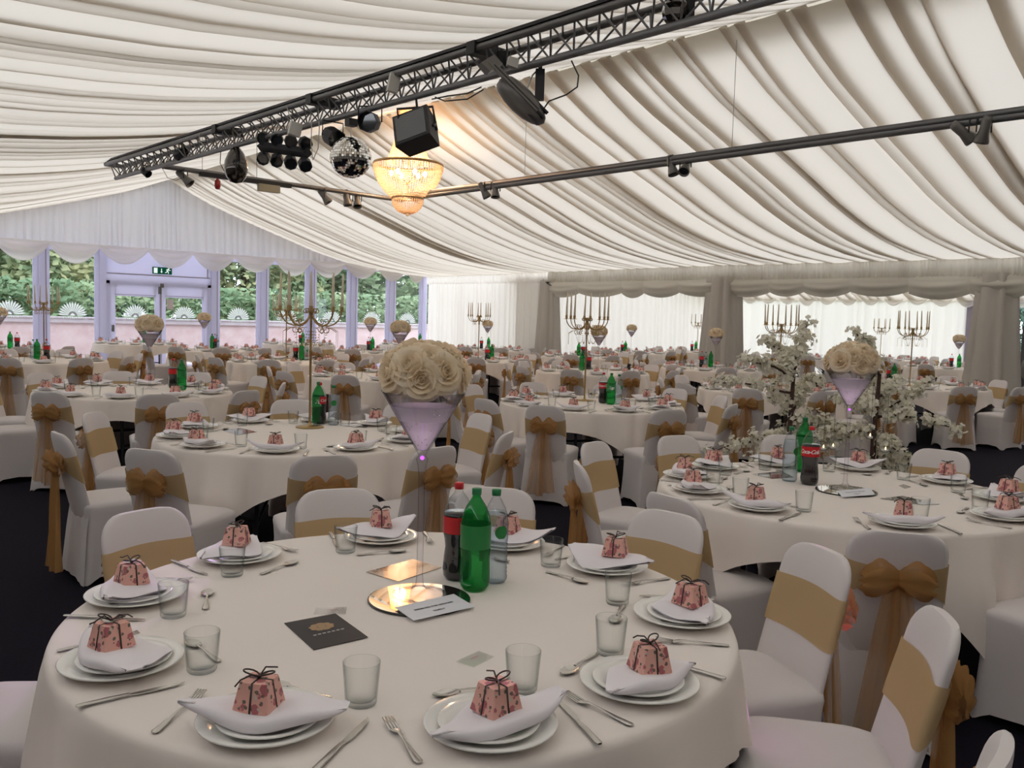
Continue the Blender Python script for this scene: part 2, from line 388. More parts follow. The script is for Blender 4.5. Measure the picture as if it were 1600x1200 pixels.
for i in range(len(posts)-1):
    x0, x1 = posts[i], posts[i+1]
    struct('trim_%d' % (i+1), post_mb(x0), 'frame', smooth=False)
    if i == 4: continue                                             # the double door
    fr = struct('window_%d' % (i+1), MB().box(x0+.07, x1-.07, YG-.03, YG+.05, 0, .10).box(x0+.07, x1-.07, YG-.03, YG+.05, ZH-.16, ZH).box(x0+.07, x0+.17, YG-.03, YG+.05, .1, ZH-.16).box(x1-.17, x1-.07, YG-.03, YG+.05, .1, ZH-.16), 'frame', smooth=False)
    struct('pane', MB().box(x0+.17, x1-.17, YG, YG+.006, .10, ZH-.16), 'pane', fr, False)
    fan('sunburst_decal', (x0+x1)/2, YG-.004, zf, .33, fr)
    struct('dark_bead', MB().box(x0+.07, x0+.10, YG-.05, YG-.03, .0, ZH), 'framedark', fr, False)
struct('trim_%d' % len(posts), post_mb(posts[-1]), 'frame', smooth=False)
dx0, dx1 = posts[4], posts[5]; dm = (dx0+dx1)/2
hz = 2.20
dr = struct('door_1', MB().box(dx0+.07, dx1-.07, YG-.02, YG+.05, hz, ZH), 'frame', smooth=False)
struct('header_rail', MB().box(dx0+.1, dx1-.1, YG-.035, YG-.02, 2.36, 2.39).box(dx1-.18, dx1-.15, YG-.035, YG-.02, 2.39, 2.75), 'framedark', dr, False)
struct('door_frame', MB().box(dx0+.07, dx0+.16, YG-.04, YG+.05, 0, hz).box(dx1-.16, dx1-.07, YG-.04, YG+.05, 0, hz).box(dx0+.07, dx1-.07, YG-.04, YG+.05, hz-.07, hz), 'frame', dr, False)
for k, (a, b) in enumerate(((dx0+.16, dm), (dm, dx1-.16))):
    lf = struct('door_leaf', MB().box(a, a+.13, YG-.03, YG+.03, 0, hz-.07).box(b-.13, b, YG-.03, YG+.03, 0, hz-.07).box(a+.13, b-.13, YG-.03, YG+.03, 0, .16).box(a+.13, b-.13, YG-.03, YG+.03, hz-.36, hz-.07), 'frame', dr, False)
    struct('pane', MB().box(a+.13, b-.13, YG-.002, YG+.004, .16, hz-.36), 'pane', lf, False)
    struct('dark_bead', MB().box(a+.12, b-.12, YG-.034, YG-.03, hz-.33, hz-.315), 'framedark', lf, False)
    fan('sunburst_decal', (a+b)/2, YG-.006, zf, .31, lf)
hd = MB().box(dx0+.20, dx0+.25, YG-.07, YG-.03, .98, 1.14)
struct('door_handle', hd, 'greymetal', dr, False)
struct('door_closer', MB().box(dm-.06, dm+.0, YG-.10, YG-.03, hz-.28, hz-.10).box(dm-.02, dm+.05, YG-.12, YG-.06, hz-.12, hz-.02), 'greymetal', dr, False)
struct('astragal', MB().box(dm-.02, dm+.02, YG-.05, YG-.03, 0, hz-.1), 'framedark', dr, False)
no = tag(add('notice_sheet', MB().box(dm+.17, dm+.33, YG-.009, YG-.007, 1.55, 1.80).mesh('notice_sheet', 'poster', False)), 'pale notice taped to the glass of the white double door', 'notice')
# exit sign over the door
ep = at_y(254, 423, YG-.06)
es = empty('exit_sign', (ep.x, YG-.06, ep.z), 'green illuminated emergency exit sign above the white double doors', 'sign')
EW, EH = .235, .085
add('casing', MB().box(-EW, EW, 0, .05, -EH, EH).mesh('casing', 'exitgreen', False), parent=es)
add('door_symbol', MB().box(-EW+.02, -EW+.11, -.002, .001, -EH+.02, EH-.02).mesh('door_symbol', 'exitwhite', False), parent=es)
add('arrow', MB().cap([(-.035, -.002, .05), (-.035, -.002, -.02), (-.055, -.002, -.02), (-.025, -.002, -.06), (.005, -.002, -.02), (-.015, -.002, -.02), (-.015, -.002, .05)]).mesh('arrow', 'exitwhite', False), parent=es)
pic = MB()
def limb(p, q, w):
    dx, dz = q[0]-p[0], q[1]-p[1]; L = math.hypot(dx, dz); nx, nz = -dz/L*w, dx/L*w; b = len(pic.v)
    pic.v.extend([(p[0]+nx, -.002, p[1]+nz), (p[0]-nx, -.002, p[1]-nz), (q[0]-nx, -.002, q[1]-nz), (q[0]+nx, -.002, q[1]+nz)]); pic.f.append((b, b+1, b+2, b+3))
pic.cap([(.155+.017*math.cos(2*PI*k/10), -.002, .055+.017*math.sin(2*PI*k/10)) for k in range(10)])
for p, q, w in (((.148, .045), (.12, -.01), .014), ((.12, -.01), (.15, -.035), .01), ((.15, -.035), (.14, -.07), .008), ((.12, -.01), (.09, -.04), .01), ((.09, -.04), (.06, -.045), .008), ((.14, .04), (.105, .035), .007), ((.105, .035), (.095, .005), .007), ((.14, .035), (.175, .01), .007), ((.175, .01), (.2, .025), .007)): limb(p, q, w)
add('figure_symbol', pic.mesh('figure_symbol', 'exitwhite', False), parent=es)

# right side: closed bay, open bays with valance, draped legs
legs = [22.2, 16.86, 11.5, 5.85, .3, -5.2]
ze = 2.90
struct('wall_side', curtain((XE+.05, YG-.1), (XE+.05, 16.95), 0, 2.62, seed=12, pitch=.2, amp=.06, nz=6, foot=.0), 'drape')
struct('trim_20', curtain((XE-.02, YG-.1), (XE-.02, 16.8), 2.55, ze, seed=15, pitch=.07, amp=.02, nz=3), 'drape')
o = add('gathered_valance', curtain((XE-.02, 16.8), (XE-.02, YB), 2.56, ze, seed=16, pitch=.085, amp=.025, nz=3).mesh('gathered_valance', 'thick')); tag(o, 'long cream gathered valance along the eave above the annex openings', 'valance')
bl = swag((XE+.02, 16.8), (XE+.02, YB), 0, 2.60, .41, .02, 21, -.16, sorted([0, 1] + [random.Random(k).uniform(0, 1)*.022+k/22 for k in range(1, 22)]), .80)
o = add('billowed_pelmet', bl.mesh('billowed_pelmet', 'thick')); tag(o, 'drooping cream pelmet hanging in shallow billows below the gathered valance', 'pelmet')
def draped_leg(y, wt, wb, seed, ztop, lean=0):
    rnd = random.Random(seed); n = 44; ph = [rnd.uniform(0, 6.28) for _ in range(4)]; rows = []
    for i in range(11):
        h = i/10; w = lerp(wb, wt, h**.8); r = []
        for k in range(n):
            a = 2*PI*k/n; q = 1 + .11*math.sin(7*a+ph[0]) + .07*math.sin(12*a+ph[1]) + .05*math.sin(17*a+ph[2])
            r.append((XE+.1+.62*w*math.cos(a)*q*.55, y + w*.5*math.sin(a)*q + lean*(1-h), lerp(.0, ztop, h)))
        rows.append(r)
    return MB().grid(rows, True)
LEGN = ['draped leg with pleated cream curtain at the corner of the closed bay', 'draped cream pillar between the two annex openings', 'draped cream pillar at the right edge beside the annex window']
for k, (y, wt, wb) in enumerate(((16.86, .55, .9), (11.35, .75, 1.1), (5.75, .60, 1.0))):
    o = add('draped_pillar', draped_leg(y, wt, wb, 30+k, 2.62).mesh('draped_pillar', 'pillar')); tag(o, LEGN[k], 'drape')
ty = at_x(853, 440, XE-.08)
o = add('tieback_cord', MB().tube([(ty.x, ty.y+.1, ty.z+.05), (ty.x, ty.y, ty.z-.03), (ty.x, ty.y-.25, ty.z-.12)], .012, 6).tube([(ty.x, ty.y+.06, ty.z-.02), (ty.x, ty.y-.1, ty.z-.02)], .02, 6).mesh('tieback_cord', 'cable')); tag(o, 'dark cord tying back the curtain at the closed bay corner', 'cord')
# annex
def annex_z(x, y): t = (x-XE)/(XA-XE); return 2.72 + .9*math.sin(PI*t)**.9 - .3*t
struct('ceiling', pleated_roof(XE+.05, XA, 14, YB, YA, annex_z, 8), 'ceil')
WY = 9.55
struct('wall_annex', curtain((XA-.05, YA), (XA-.05, WY), 0, 2.5, seed=41, pitch=.34, amp=.05, nz=5), 'drape')
o = add('swag_valance', swag((XA-.18, YA), (XA-.18, 3.0), 22, 2.62, .20, .16, 44, .08).mesh('swag_valance', 'drape')); tag(o, 'white swags looped along the top of the annex back wall', 'valance')
struct('wall_end', curtain((XE+.05, YA-.02), (XA, YA-.02), 0, 3.7, seed=42, pitch=.25, amp=.05, nz=4), 'drape')
struct('wall_left', curtain((XL, YB), (XL, YG), 0, 3.15, seed=43, pitch=.2, amp=.05, nz=3), 'light_cut')
struct('wall_back', curtain((XL, YB), (XA, YB), 0, 5.1, seed=44, pitch=.2, amp=.05, nz=3), 'light_cut')
for k, y in enumerate((9.5, 7.4, 5.3, 3.2, 1.1)):
    struct('trim_%d' % (30+k), MB().box(XA-.06, XA+.06, y-.07, y+.07, 0, 2.5), 'framedark', smooth=False)
    fr = struct('window_%d' % (30+k), MB().box(XA-.03, XA+.03, y-.19, y-.07, 0, 2.5).box(XA-.03, XA+.03, y-2.03, y-1.93, 0, 2.5).box(XA-.03, XA+.03, y-1.93, y-.19, 0, .1).box(XA-.03, XA+.03, y-1.93, y-.19, 2.36, 2.5), 'frame', smooth=False)
    struct('pane', MB().box(XA, XA+.006, y-1.93, y-.19, .1, 2.36), 'pane', fr, False)
struct('wall_annex', curtain((XA-.05, -1.0), (XA-.05, YB), 0, 2.5, seed=47, pitch=.34, amp=.05, nz=4), 'drape')

# ------------------------------------------------------------------ outdoors
struct('lawn', MB().grid([[(-60, -40, -.05), (110, -40, -.05)], [(-60, 110, -.05), (110, 110, -.05)]]), 'grass', smooth=False)
struct('added_terrace', MB().box(-14, XA+3.5, YB-6, 26.3, -.05, -.02), 'added_paving', smooth=False)  # paving added to keep green lawn bounce off the annex drapes
gw = struct('garden_wall', MB().box(-14, 30, 26.4, 26.8, -.05, 1.10), 'wall_stone', smooth=False)
struct('coping', MB().box(-14, 30, 26.33, 26.87, 1.10, 1.22), 'coping', gw, False)
for k in range(34): struct('coping_stone', MB().box(-14+k*1.3, -14+k*1.3+1.27, 26.30, 26.90, 1.22, 1.26), 'coping', gw, False)
def tree(x, y, h, r, mat, label, seed, n=8500, base=.2):
    rnd = random.Random(seed); t = empty('garden_tree', (x, y, 0), label, 'tree', group='trees outside the marquee')
    add('trunk', MB().tube([(0, 0, -.05), (.1, 0, h*.4), (0, .1, h*.75)], [.22, .16, .06], 8).mesh('trunk', 'bark'), parent=t)
    mb = MB(); blobs = [(rnd.uniform(-.6, .6)*r, rnd.uniform(-.6, .6)*r, rnd.uniform(base+.08, .92)*h, rnd.uniform(.35, .62)*r) for _ in range(13)]
    for _ in range(n):
        bx, by, bz, br = rnd.choice(blobs); a = rnd.uniform(0, 2*PI); c_ = rnd.uniform(-1, 1); s_ = math.sqrt(1-c_*c_); q = br*rnd.uniform(.7, 1.05)
        P = Vector((bx+q*s_*math.cos(a), by+q*s_*math.sin(a), max(base*h*.6, bz+q*c_)))
        u = Vector((rnd.gauss(0, 1), rnd.gauss(0, 1), rnd.gauss(0, .6))).normalized(); v = u.orthogonal().normalized(); s = rnd.uniform(.09, .20)
        b = len(mb.v); mb.v.extend([P-u*s, P+v*s*.6, P+u*s, P-v*s*.6]); mb.f.append((b, b+1, b+2, b+3))
    add('foliage', mb.mesh('foliage', mat, False), parent=t)
TREES = [(-7, 33, 7.5, 3.2, 'leafB', 'tree with yellowing leaves behind the garden wall at the far left'), (-2.5, 31, 6.5, 2.8, 'leafA', 'rounded green tree left of the white doors outside'), (2.2, 33.5, 7.8, 3.2, 'leafA', 'green tree behind the left gable windows'), (6.8, 31.5, 6.2, 2.7, 'leafB', 'olive and gold tree behind the door panes'), (11, 33, 8, 3.4, 'leafA', 'tall green tree just right of the doors outside'), (15.2, 31.5, 6.8, 2.8, 'leafB', 'golden green tree behind the middle gable windows'), (19.5, 33, 7.5, 3.2, 'leafA', 'bright green tree behind the right gable windows'), (24, 32, 7.2, 3.2, 'leafA', 'green tree behind the curtained corner'), (4.5, 36.5, 9, 3.6, 'leafC', 'dark tree rising behind the garden trees'), (29, 36, 8, 3.5, 'leafA', 'outermost green tree past the gable corner'),
         (42, 14.5, 8, 3.4, 'leafC', 'dark tree across the lawn seen through the annex window'), (44, 9.5, 9, 3.6, 'leafC', 'dark spreading tree beyond the white garden chair'), (45, 19, 8.5, 3.4, 'leafC', 'dark tree further along the lawn edge'), (41, 5, 8, 3.2, 'leafC', 'dark tree beside the right edge of the lawn')]
for k, (x, y, h, r, m_, l_) in enumerate(TREES): tree(x, y, h, r, m_, l_, 60+k, base=.08)
hg = MB(); rnd = random.Random(5)
for _ in range(14000):
    P = Vector((rnd.uniform(-14, 30), 27.4+rnd.uniform(0, .9), rnd.uniform(.2, 1.0)**.8*2.3)); u = Vector((rnd.gauss(0, 1), rnd.gauss(0, 1), rnd.gauss(0, .7))).normalized(); v = u.orthogonal().normalized(); s = rnd.uniform(.07, .15)
    b = len(hg.v); hg.v.extend([P-u*s, P+v*s*.6, P+u*s, P-v*s*.6]); hg.f.append((b, b+1, b+2, b+3))
ws = MB()
for _ in range(34000):
    X = rnd.uniform(-30, 48); P = Vector((X, 40+rnd.uniform(0, 2.5), rnd.uniform(0, 1)*(10+1.6*math.sin(X*.7)+1.1*math.sin(X*1.9)))); u = Vector((rnd.gauss(0, 1), rnd.gauss(0, .6), rnd.gauss(0, .8))).normalized(); v = u.orthogonal().normalized(); s = rnd.uniform(.17, .34)
    b = len(ws.v); ws.v.extend([P-u*s, P+v*s*.6, P+u*s, P-v*s*.6]); ws.f.append((b, b+1, b+2, b+3))
o = add('woodland', ws.mesh('woodland', 'leafC', False)); o['kind'] = 'stuff'; tag(o, 'dense dark woodland foliage closing the view behind the garden trees', 'foliage')
o = add('hedge', hg.mesh('hedge', 'leafA', False)); tag(o, 'leafy green hedge growing behind the stone garden wall', 'hedge')
# white garden chair on the lawn
gp = at_y(1526, 560, 12.2); gx, gy = 33.5, 33.5*gp.y/gp.x
gc = empty('garden_chair', (gx, gy, -.05), 'white wooden reclining garden chair standing on the lawn outside the annex window', 'chair', rz=math.radians(200))
for k in range(5): add('slat', MB().box(-.36+.15*k, -.36+.15*k+.13, -.02, .02, 0, 1.15+.12*(1-abs(k-2)/2)).mesh('slat', 'white', False), (0, -.3, .35), rot=(math.radians(28), 0, 0), parent=gc)
for k in range(4): add('slat', MB().box(-.38, .38, .0, .12, -.015, .015).mesh('slat', 'white', False), (0, -.28+.17*k, .36+.04*k), parent=gc)
for s in (-1, 1):
    add('arm', MB().box(-.08, .08, -.45, .5, -.02, .02).mesh('arm', 'white', False), (s*.46, 0, .70), parent=gc)
    add('leg', MB().box(-.03, .03, -.05, .05, 0, .70).mesh('leg', 'white', False), (s*.44, .40, 0), parent=gc)
    add('leg', MB().box(-.03, .03, -.06, .06, 0, .9).mesh('leg', 'white', False), (s*.42, .35, .05), rot=(math.radians(62), 0, 0), parent=gc)
# dark speaker column at the edge of the frame
sp_ = at_z(1603, 660, 0)
sl = empty('loudspeaker', (sp_.x+.25, sp_.y-.15, 0), 'tall black loudspeaker column standing at the right edge past the pillar', 'speaker', rz=-.8)
add('cabinet', MB().box(-.28, .28, -.28, .28, 0, 1.72).mesh('cabinet', 'blackmetal', False), parent=sl)
for zz, rr in ((.45, .2), (.95, .2), (1.4, .12)): add('cone', MB().lathe([(0, -.01), (rr*.4, -.02), (rr, .02), (rr*1.05, 0)], 20).mesh('cone', 'greymetal'), (-.285, 0, zz), rot=(0, -PI/2, 0), parent=sl)

# ------------------------------------------------------------------ chair
def chair_back(h):
    t = max(0, (h-.775)/.085); hw = lerp(.182, .174, (h-.40)/.46)
    w = hw-.085+.085*math.sqrt(max(0, 1-min(1, t)**2)) if t > 0 else hw
    return w, -.185-(h-.40)*.24, .021*(1-.45*min(1, t)**3)
def back_pt(k, n, hw, y, th):
    """point k of n round the back panel: even steps along the flat faces, rounded edges"""
    f = 2*(k % n)/n
    q = (1-2*f) if f < 1 else (-1+2*(f-1))
    side = 1 if f < 1 else -1
    x = hw*math.sin(PI/2*q)*.35+hw*.65*q
    yy = side*th*max(0, 1-abs(x/hw)**6)**.5
    return x, y+yy-.03*(1-(x/.18)**2)+.012
def back_ring(h, off=0, n=32):
    hw, y, th = chair_back(h); r = []
    for k in range(n):
        x, yy = back_pt(k, n, hw+off, y, th+off); r.append((x, yy, h))
    return r
def chair_mesh():
    mb = MB(); n = 44; rows = []
    for z, hx, hy, c0 in ((0, .222, .235, -.012), (.03, .219, .232, -.012), (.12, .210, .222, -.008), (.24, .203, .212, -.004), (.34, .200, .206, 0), (.405, .202, .208, 0), (.435, .206, .212, 0), (.455, .203, .209, 0), (.468, .190, .196, 0), (.475, .16, .165, 0), (.479, .09, .09, 0), (.480, .004, .004, 0)):
        r = []
        for k in range(n):
            a = 2*PI*k/n; c, s = math.cos(a), math.sin(a); e = .28 if z < .46 else .45
            x = hx*abs(c)**e*(1 if c > 0 else -1); y = c0+hy*abs(s)**e*(1 if s > 0 else -1)
            corner = (abs(math.sin(2*a)))**.5
            corner = 1 if corner > .93 else max(0, (corner-.2)/.73)
            pull = (1-corner)*.022*min(1, (.42-z)/.2) if z < .42 else 0
            zz = z + ((1-corner**2)*.05 if z < .05 else 0)
            r.append((x*(1-pull/.21), y*(1-pull/.21), zz))
        rows.append(r)
    mb.grid(rows, True); mb.cap(rows[-1])
    hs = [.36, .43, .50, .57, .64, .70, .75, .775, .80, .82, .835, .848, .856, .860]
    rr = [back_ring(h) for h in hs]
    for p in range(len(rr)):
        if p == 0: rr[0] = [(x*1.08, y*.97, z) for x, y, z in rr[0]]
    mb.grid(rr, True); mb.cap(rr[-1])
    # cover hanging straight from the back to the rear legs
    sk = []
    for z, w, y in ((.40, .185, -.206), (.28, .192, -.222), (.14, .204, -.235), (.0, .218, -.248)):
        sk.append([(w*(-1+2*k/14), y+.012*abs(-1+2*k/14)**2 - .004*math.sin(k*1.7)*(1-z), z+(.0 if z > .01 else .035*(1-abs(-1+2*k/14)**3))) for k in range(15)])
    mb.grid(sk)
    return mb.mesh('chair_cover', 'spandex')
def sash_mesh():
    mb = MB(); rows = []; n = 64
    for j in range(6):
        v = j/5; row = []
        for k in range(n):
            f = 2*k/n; q = abs((1-2*f) if f < 1 else (-1+2*(f-1)))
            rear = 0 if f <= 1 else (1-q)**.7
            lo = lerp(.582, .668, rear); hi = lerp(.748, .718, rear)
            h = lerp(lo, hi, v); hw, y, th = chair_back(h)
            off = .0045+.0045*abs(math.sin(7*v+k*.25))*rear
            x, yy = back_pt(k, n, hw+off, y, th+off)
            row.append((x, yy, h+.003*math.sin(k*.2+j)))
        rows.append(row)
    mb.grid(rows, True); return mb.mesh('sash', 'sash')
def bow_mesh(seed):
    rnd = random.Random(seed); mb = MB(); yb = -.315; z0 = .692
    mb.ball((0, yb-.006, z0), .024, 10, 6, (1, .8, 1.1))
    for s in (-1, 1):
        rows = []
        L = rnd.uniform(.10, .125)
        for i in range(9):
            t = i/8; x = s*L*t; hgt = .015+.050*math.sin(PI*min(1, t*.75+.08)); dep = .008+.030*math.sin(PI*min(1, t*.8+.08))
            if i == 8: hgt *= .75; dep *= .5
            zc = z0+.010*math.sin(t*2)-.03*t*t
            rows.append([(x*(1+.10*math.sin(4.3*k+seed)), yb-.012+dep*math.cos(2*PI*k/22)*(1+.32*math.sin(2.4*k+seed+t*2)), zc+hgt*math.sin(2*PI*k/22)*(1+.16*math.sin(3.1*k+i*.5+seed))) for k in range(22)])
        mb.grid(rows, True)
    for s in (-1, 1):
        rows = []; end = rnd.uniform(.06, .16)
        for i in range(12):
            t = i/11; z = lerp(z0, end, t); w = lerp(.018, .075, t**.55); xc = s*(.012+.045*t)
            rows.append([(xc+w*(-1+2*k/8), yb-.004+(.020*t+.008)*math.sin(k*1.9+s+i*.12)-.012*t, z+(.025*(k/8-.5)*s if i == 11 else 0)) for k in range(9)])
        mb.grid(rows)
    return mb.mesh('bow', 'bow')
ME_CHAIR, ME_SASH = chair_mesh(), sash_mesh()
ME_BOW = [bow_mesh(k) for k in range(4)]

HOURS = ['twelve', 'one', 'two', 'three', 'four', 'five', 'six', 'seven', 'eight', 'nine', 'ten', 'eleven']
def hour(x, y, ang):
    """clock place of a seat as seen from the lens: six o'clock is the side nearest to it"""
    away = math.degrees(math.atan2(y, x)); d = (ang-away) % 360          # 0 = far side, counter-clockwise
    return (-d/30) % 12
def hours(x, y, angs):
    """one distinct clock word for each seat"""
    hs = sorted((hour(x, y, a), i) for i, a in enumerate(angs)); used = set(); out = {}
    for h, i in hs:
        k = round(h) % 12
        while k in used: k = (k+1) % 12
        used.add(k); out[i] = HOURS[k]
    return out

# ------------------------------------------------------------------ table, cloth, things on it
TR = .905
def table_parts():
    top = MB().lathe([(0, .748), (TR-.01, .748), (TR, .742), (TR, .728), (TR-.01, .724), (0, .724)], 64).mesh('tabletop', 'sign')
    leg = MB().tube([(-.52, 0, .72), (-.56, 0, .02), (-.56, 0, 0)], .015, 8).mesh('leg', 'purple')
    bar = MB().tube([(-.545, -.3, .30), (-.545, .3, .30)], .012, 6).tube([(-.55, -.3, .25), (-.05, 0, .72)], .010, 6).mesh('brace', 'purple')
    return top, leg, bar
ME_TOP, ME_LEG, ME_BRACE = table_parts()
ZC = .756                                # top of the cloth
def cloth_mesh(rot, half, seed):
    mb = MB(); rnd = random.Random(seed); n = 144; ph = [rnd.uniform(0, 6.28) for _ in range(4)]
    rows = []
    def reach(a):
        a = a-rot; return half/max(abs(math.cos(a)), abs(math.sin(a)))
    for rr in (0.001, .3, .6, .8, .87, .893):
        rows.append([(rr*math.cos(2*PI*k/n), rr*math.sin(2*PI*k/n), ZC) for k in range(n)])
    for rr, dz in ((.905, -.002), (.913, -.008), (.917, -.018)):
        rows.append([(rr*math.cos(2*PI*k/n), rr*math.sin(2*PI*k/n), ZC+dz) for k in range(n)])
    for j in range(1, 12):
        t = j/11; row = []
        for k in range(n):
            a = 2*PI*k/n; D = min(reach(a)-.905, ZC-.02); d = .018+(D-.018)*t
            ex = max(0, (reach(a)-half)/(half*.414))
            f = (math.sin(13*a+ph[0])*.6+math.sin(21*a+ph[1])*.4+.35*math.sin(34*a+ph[2]))
            w = (.016+.055*ex)*min(1, d/.24)
            rad = .917+.03*min(1, d/.3)*(1-.4*ex)+w*f+.02*ex*d
            row.append((rad*math.cos(a), rad*math.sin(a), ZC-d))
        rows.append(row)
    return mb.grid(rows, True).mesh('tablecloth', 'linen')
def plate_mesh(r, h, name):
    return MB().lathe([(0, 0), (r*.55, 0), (r*.60, .002), (r*.82, h*.62), (r, h), (r*1.005, h+.0025), (r*.985, h+.004), (r*.80, h*.62+.004), (r*.62, .006), (0, .005)], 40).mesh(name, 'china')
ME_DINNER, ME_SIDE = plate_mesh(.136, .020, 'dinner_plate'), plate_mesh(.104, .016, 'side_plate')
def napkin_mesh(seed):
    """napkin folded to a thick triangle: rolled edge to the sitter, point to the middle, ends lifted on the plate rim"""
    rnd = random.Random(seed); mb = MB(); lift = (rnd.uniform(.012, .05), rnd.uniform(.008, .04)); skew = rnd.uniform(-.3, .3); D = rnd.uniform(.16, .20); L = rnd.uniform(.145, .175)
    bend = rnd.uniform(.02, .05)
    for layer, (g, sc_) in enumerate(((.030, 1.0), (.015, .96))):
        rows = []
        for i in range(23):
            s = -1+2*i/22; d = max(.02, D*(1-abs(s-skew*.4)**1.25*.86))*sc_; z0 = lift[0 if s < 0 else 1]*abs(s)**2.2 + .004*math.sin(6*s+seed)
            y0 = -.085+bend*abs(s)**1.6 + .006*layer; x = L*s*sc_ + .012*skew*math.sin(PI*s)
            th = g*(.75+.25*math.cos(1.4*s))*(1-.82*abs(s)**3); r = []
            for (u, z) in ((1.0, .0), (.6, .0), (.15, .001)): r.append((x, y0+d*u, z0+z))
            for q in range(7):
                a = -PI/2-PI*q/6; r.append((x, y0+.010+math.cos(a)*th*.5, z0+th*.5+math.sin(a)*th*.5))
            for (u, z) in ((.15, th), (.45, th*.9+.003*math.sin(4*s)), (.8, th*.62), (1.0, .004)): r.append((x, y0+d*u, z0+z))
            rows.append(r)
        mb.grid(rows)
        mb.cap(rows[0]); mb.cap(rows[-1], True)
    return mb.mesh('napkin', 'napkin')
ME_NAP = [napkin_mesh(k) for k in range(6)]
def box_mesh():
    b, t, h = .039, .0285, .056; mb = MB()
    def ring(s, z, c=.003): return [(s, -s+c, z), (s, s-c, z), (s-c, s, z), (-s+c, s, z), (-s, s-c, z), (-s, -s+c, z), (-s+c, -s, z), (s-c, -s, z)]
    mb.grid([ring(b, 0), ring(t, h)], True); mb.cap(ring(t, h)); mb.cap(ring(b, 0), True)
    return mb.mesh('favour_box', 'pinkpaper', False)
def ribbon_mesh(seed):
    rnd = random.Random(seed); mb = MB(); b, t, h = .0396, .029, .0565
    for ax in range(4):
        c, s = math.cos(ax*PI/2), math.sin(ax*PI/2); w = .0022
        def P(x, y, z): return (x*c-y*s, x*s+y*c, z)
        mb.grid([[P(b, -w, 0), P(b, w, 0)], [P(t+.0005, -w, h), P(t+.0005, w, h)], [P(0, -w, h+.001), P(0, w, h+.001)]])
    a0 = rnd.uniform(0, PI); z = h+.003
    for k in range(2):
        a = a0+k*PI+rnd.uniform(-.3, .3); path = []
        for i in range(13):
            q = 2*PI*i/12; L = .032*(1-math.cos(q))/2; wd = .010*math.sin(q)
            path.append((L*math.cos(a)-wd*math.sin(a), L*math.sin(a)+wd*math.cos(a), z+.012*math.sin(q/2)))
        mb.tube(path, .0018, 5)
        a2 = a+1.1+rnd.uniform(-.3, .3); q = rnd.uniform(.5, 1.2)
        mb.tube([(0, 0, z), (.018*math.cos(a2), .018*math.sin(a2), z+.014*q), (.040*math.cos(a2), .040*math.sin(a2), z+.006*q), (.052*math.cos(a2), .052*math.sin(a2), z-.018+.02*q)], .0018, 5)
    mb.ball((0, 0, z), .004, 6, 4)
    return mb.mesh('ribbon', 'ribbon')
ME_BOX = box_mesh(); ME_RIB = [ribbon_mesh(k) for k in range(6)]
ME_TAG = MB().cap([(.014*math.cos(2*PI*k/12), .010*math.sin(2*PI*k/12), 0) for k in range(12)]).mesh('gift_tag', 'tag_paper', False)
def tumbler_mesh():
    return MB().lathe([(0, 0), (.031, 0), (.0335, .004), (.0405, .0915), (.0400, .0930), (.0388, .0915), (.0318, .014), (.028, .0105), (0, .0100)], 32).mesh('tumbler', 'glass')
ME_TUMB = tumbler_mesh()
def flat_outline(mb, pts, z0, th, zc=None):
    """thin bar along y: pts = (y, half width, lift)"""
    rows = []
    for y, w, l in pts: rows.append([(-w, y, z0+l), (-w*.6, y, z0+l+th), (w*.6, y, z0+l+th), (w, y, z0+l), (w*.6, y, z0+l-th*.6), (-w*.6, y, z0+l-th*.6)])
    mb.grid(rows, True); mb.cap(rows[0]); mb.cap(rows[-1], True)
def fork_mesh():
    mb = MB(); flat_outline(mb, [(-.10, .006, 0), (-.092, .0095, 0), (-.06, .0075, .001), (-.02, .0035, .004), (.015, .0032, .006), (.030, .010, .004), (.045, .0115, .001)], .003, .0016)
    for k in range(4):
        x = -.0093+k*.0062; mb.box(x-.0017, x+.0017, .042, .088, .0035, .0055, lambda p: (p[0], p[1], p[2]+max(0, p[1]-.045)*.16))
    return mb.mesh('fork', 'steel')
def knife_mesh():
    mb = MB(); flat_outline(mb, [(-.115, .005, 0), (-.108, .0085, 0), (-.05, .0075, .001), (-.01, .0055, .001)], .004, .0022)
    mb.grid([[(x, y, .0035), (x, y, .0055)] for x, y in ((.0035, -.012), (.0095, .01), (.0105, .05), (.0075, .085), (.001, .105), (-.003, .108), (-.0045, .05), (-.0035, -.012), (.0035, -.012))])
    mb.cap([(x, y, .0055) for x, y in ((.0035, -.012), (.0095, .01), (.0105, .05), (.0075, .085), (.001, .105), (-.003, .108), (-.0045, .05), (-.0035, -.012))])
    return mb.mesh('knife', 'steel')
def spoon_mesh():
    mb = MB(); flat_outline(mb, [(-.09, .006, 0), (-.082, .0092, 0), (-.05, .007, .001), (-.01, .0032, .004), (.025, .0035, .005)], .003, .0016)
    rows = []
    for i in range(9):
        t = i/8; y = .022+.066*t; w = .0195*math.sin(PI*min(1, .06+t*.94))**.55*(1-.12*t)
        rows.append([(w*(-1+2*k/8), y, .0075-.0062*(1-(-1+2*k/8)**2)*math.sin(PI*t)) for k in range(9)])
    mb.grid(rows); mb.grid([[(x, y, z-.0015) for x, y, z in r] for r in rows], flip=True)
    return mb.mesh('spoon', 'steel')
ME_FORK, ME_KNIFE, ME_SPOON = fork_mesh(), knife_mesh(), spoon_mesh()

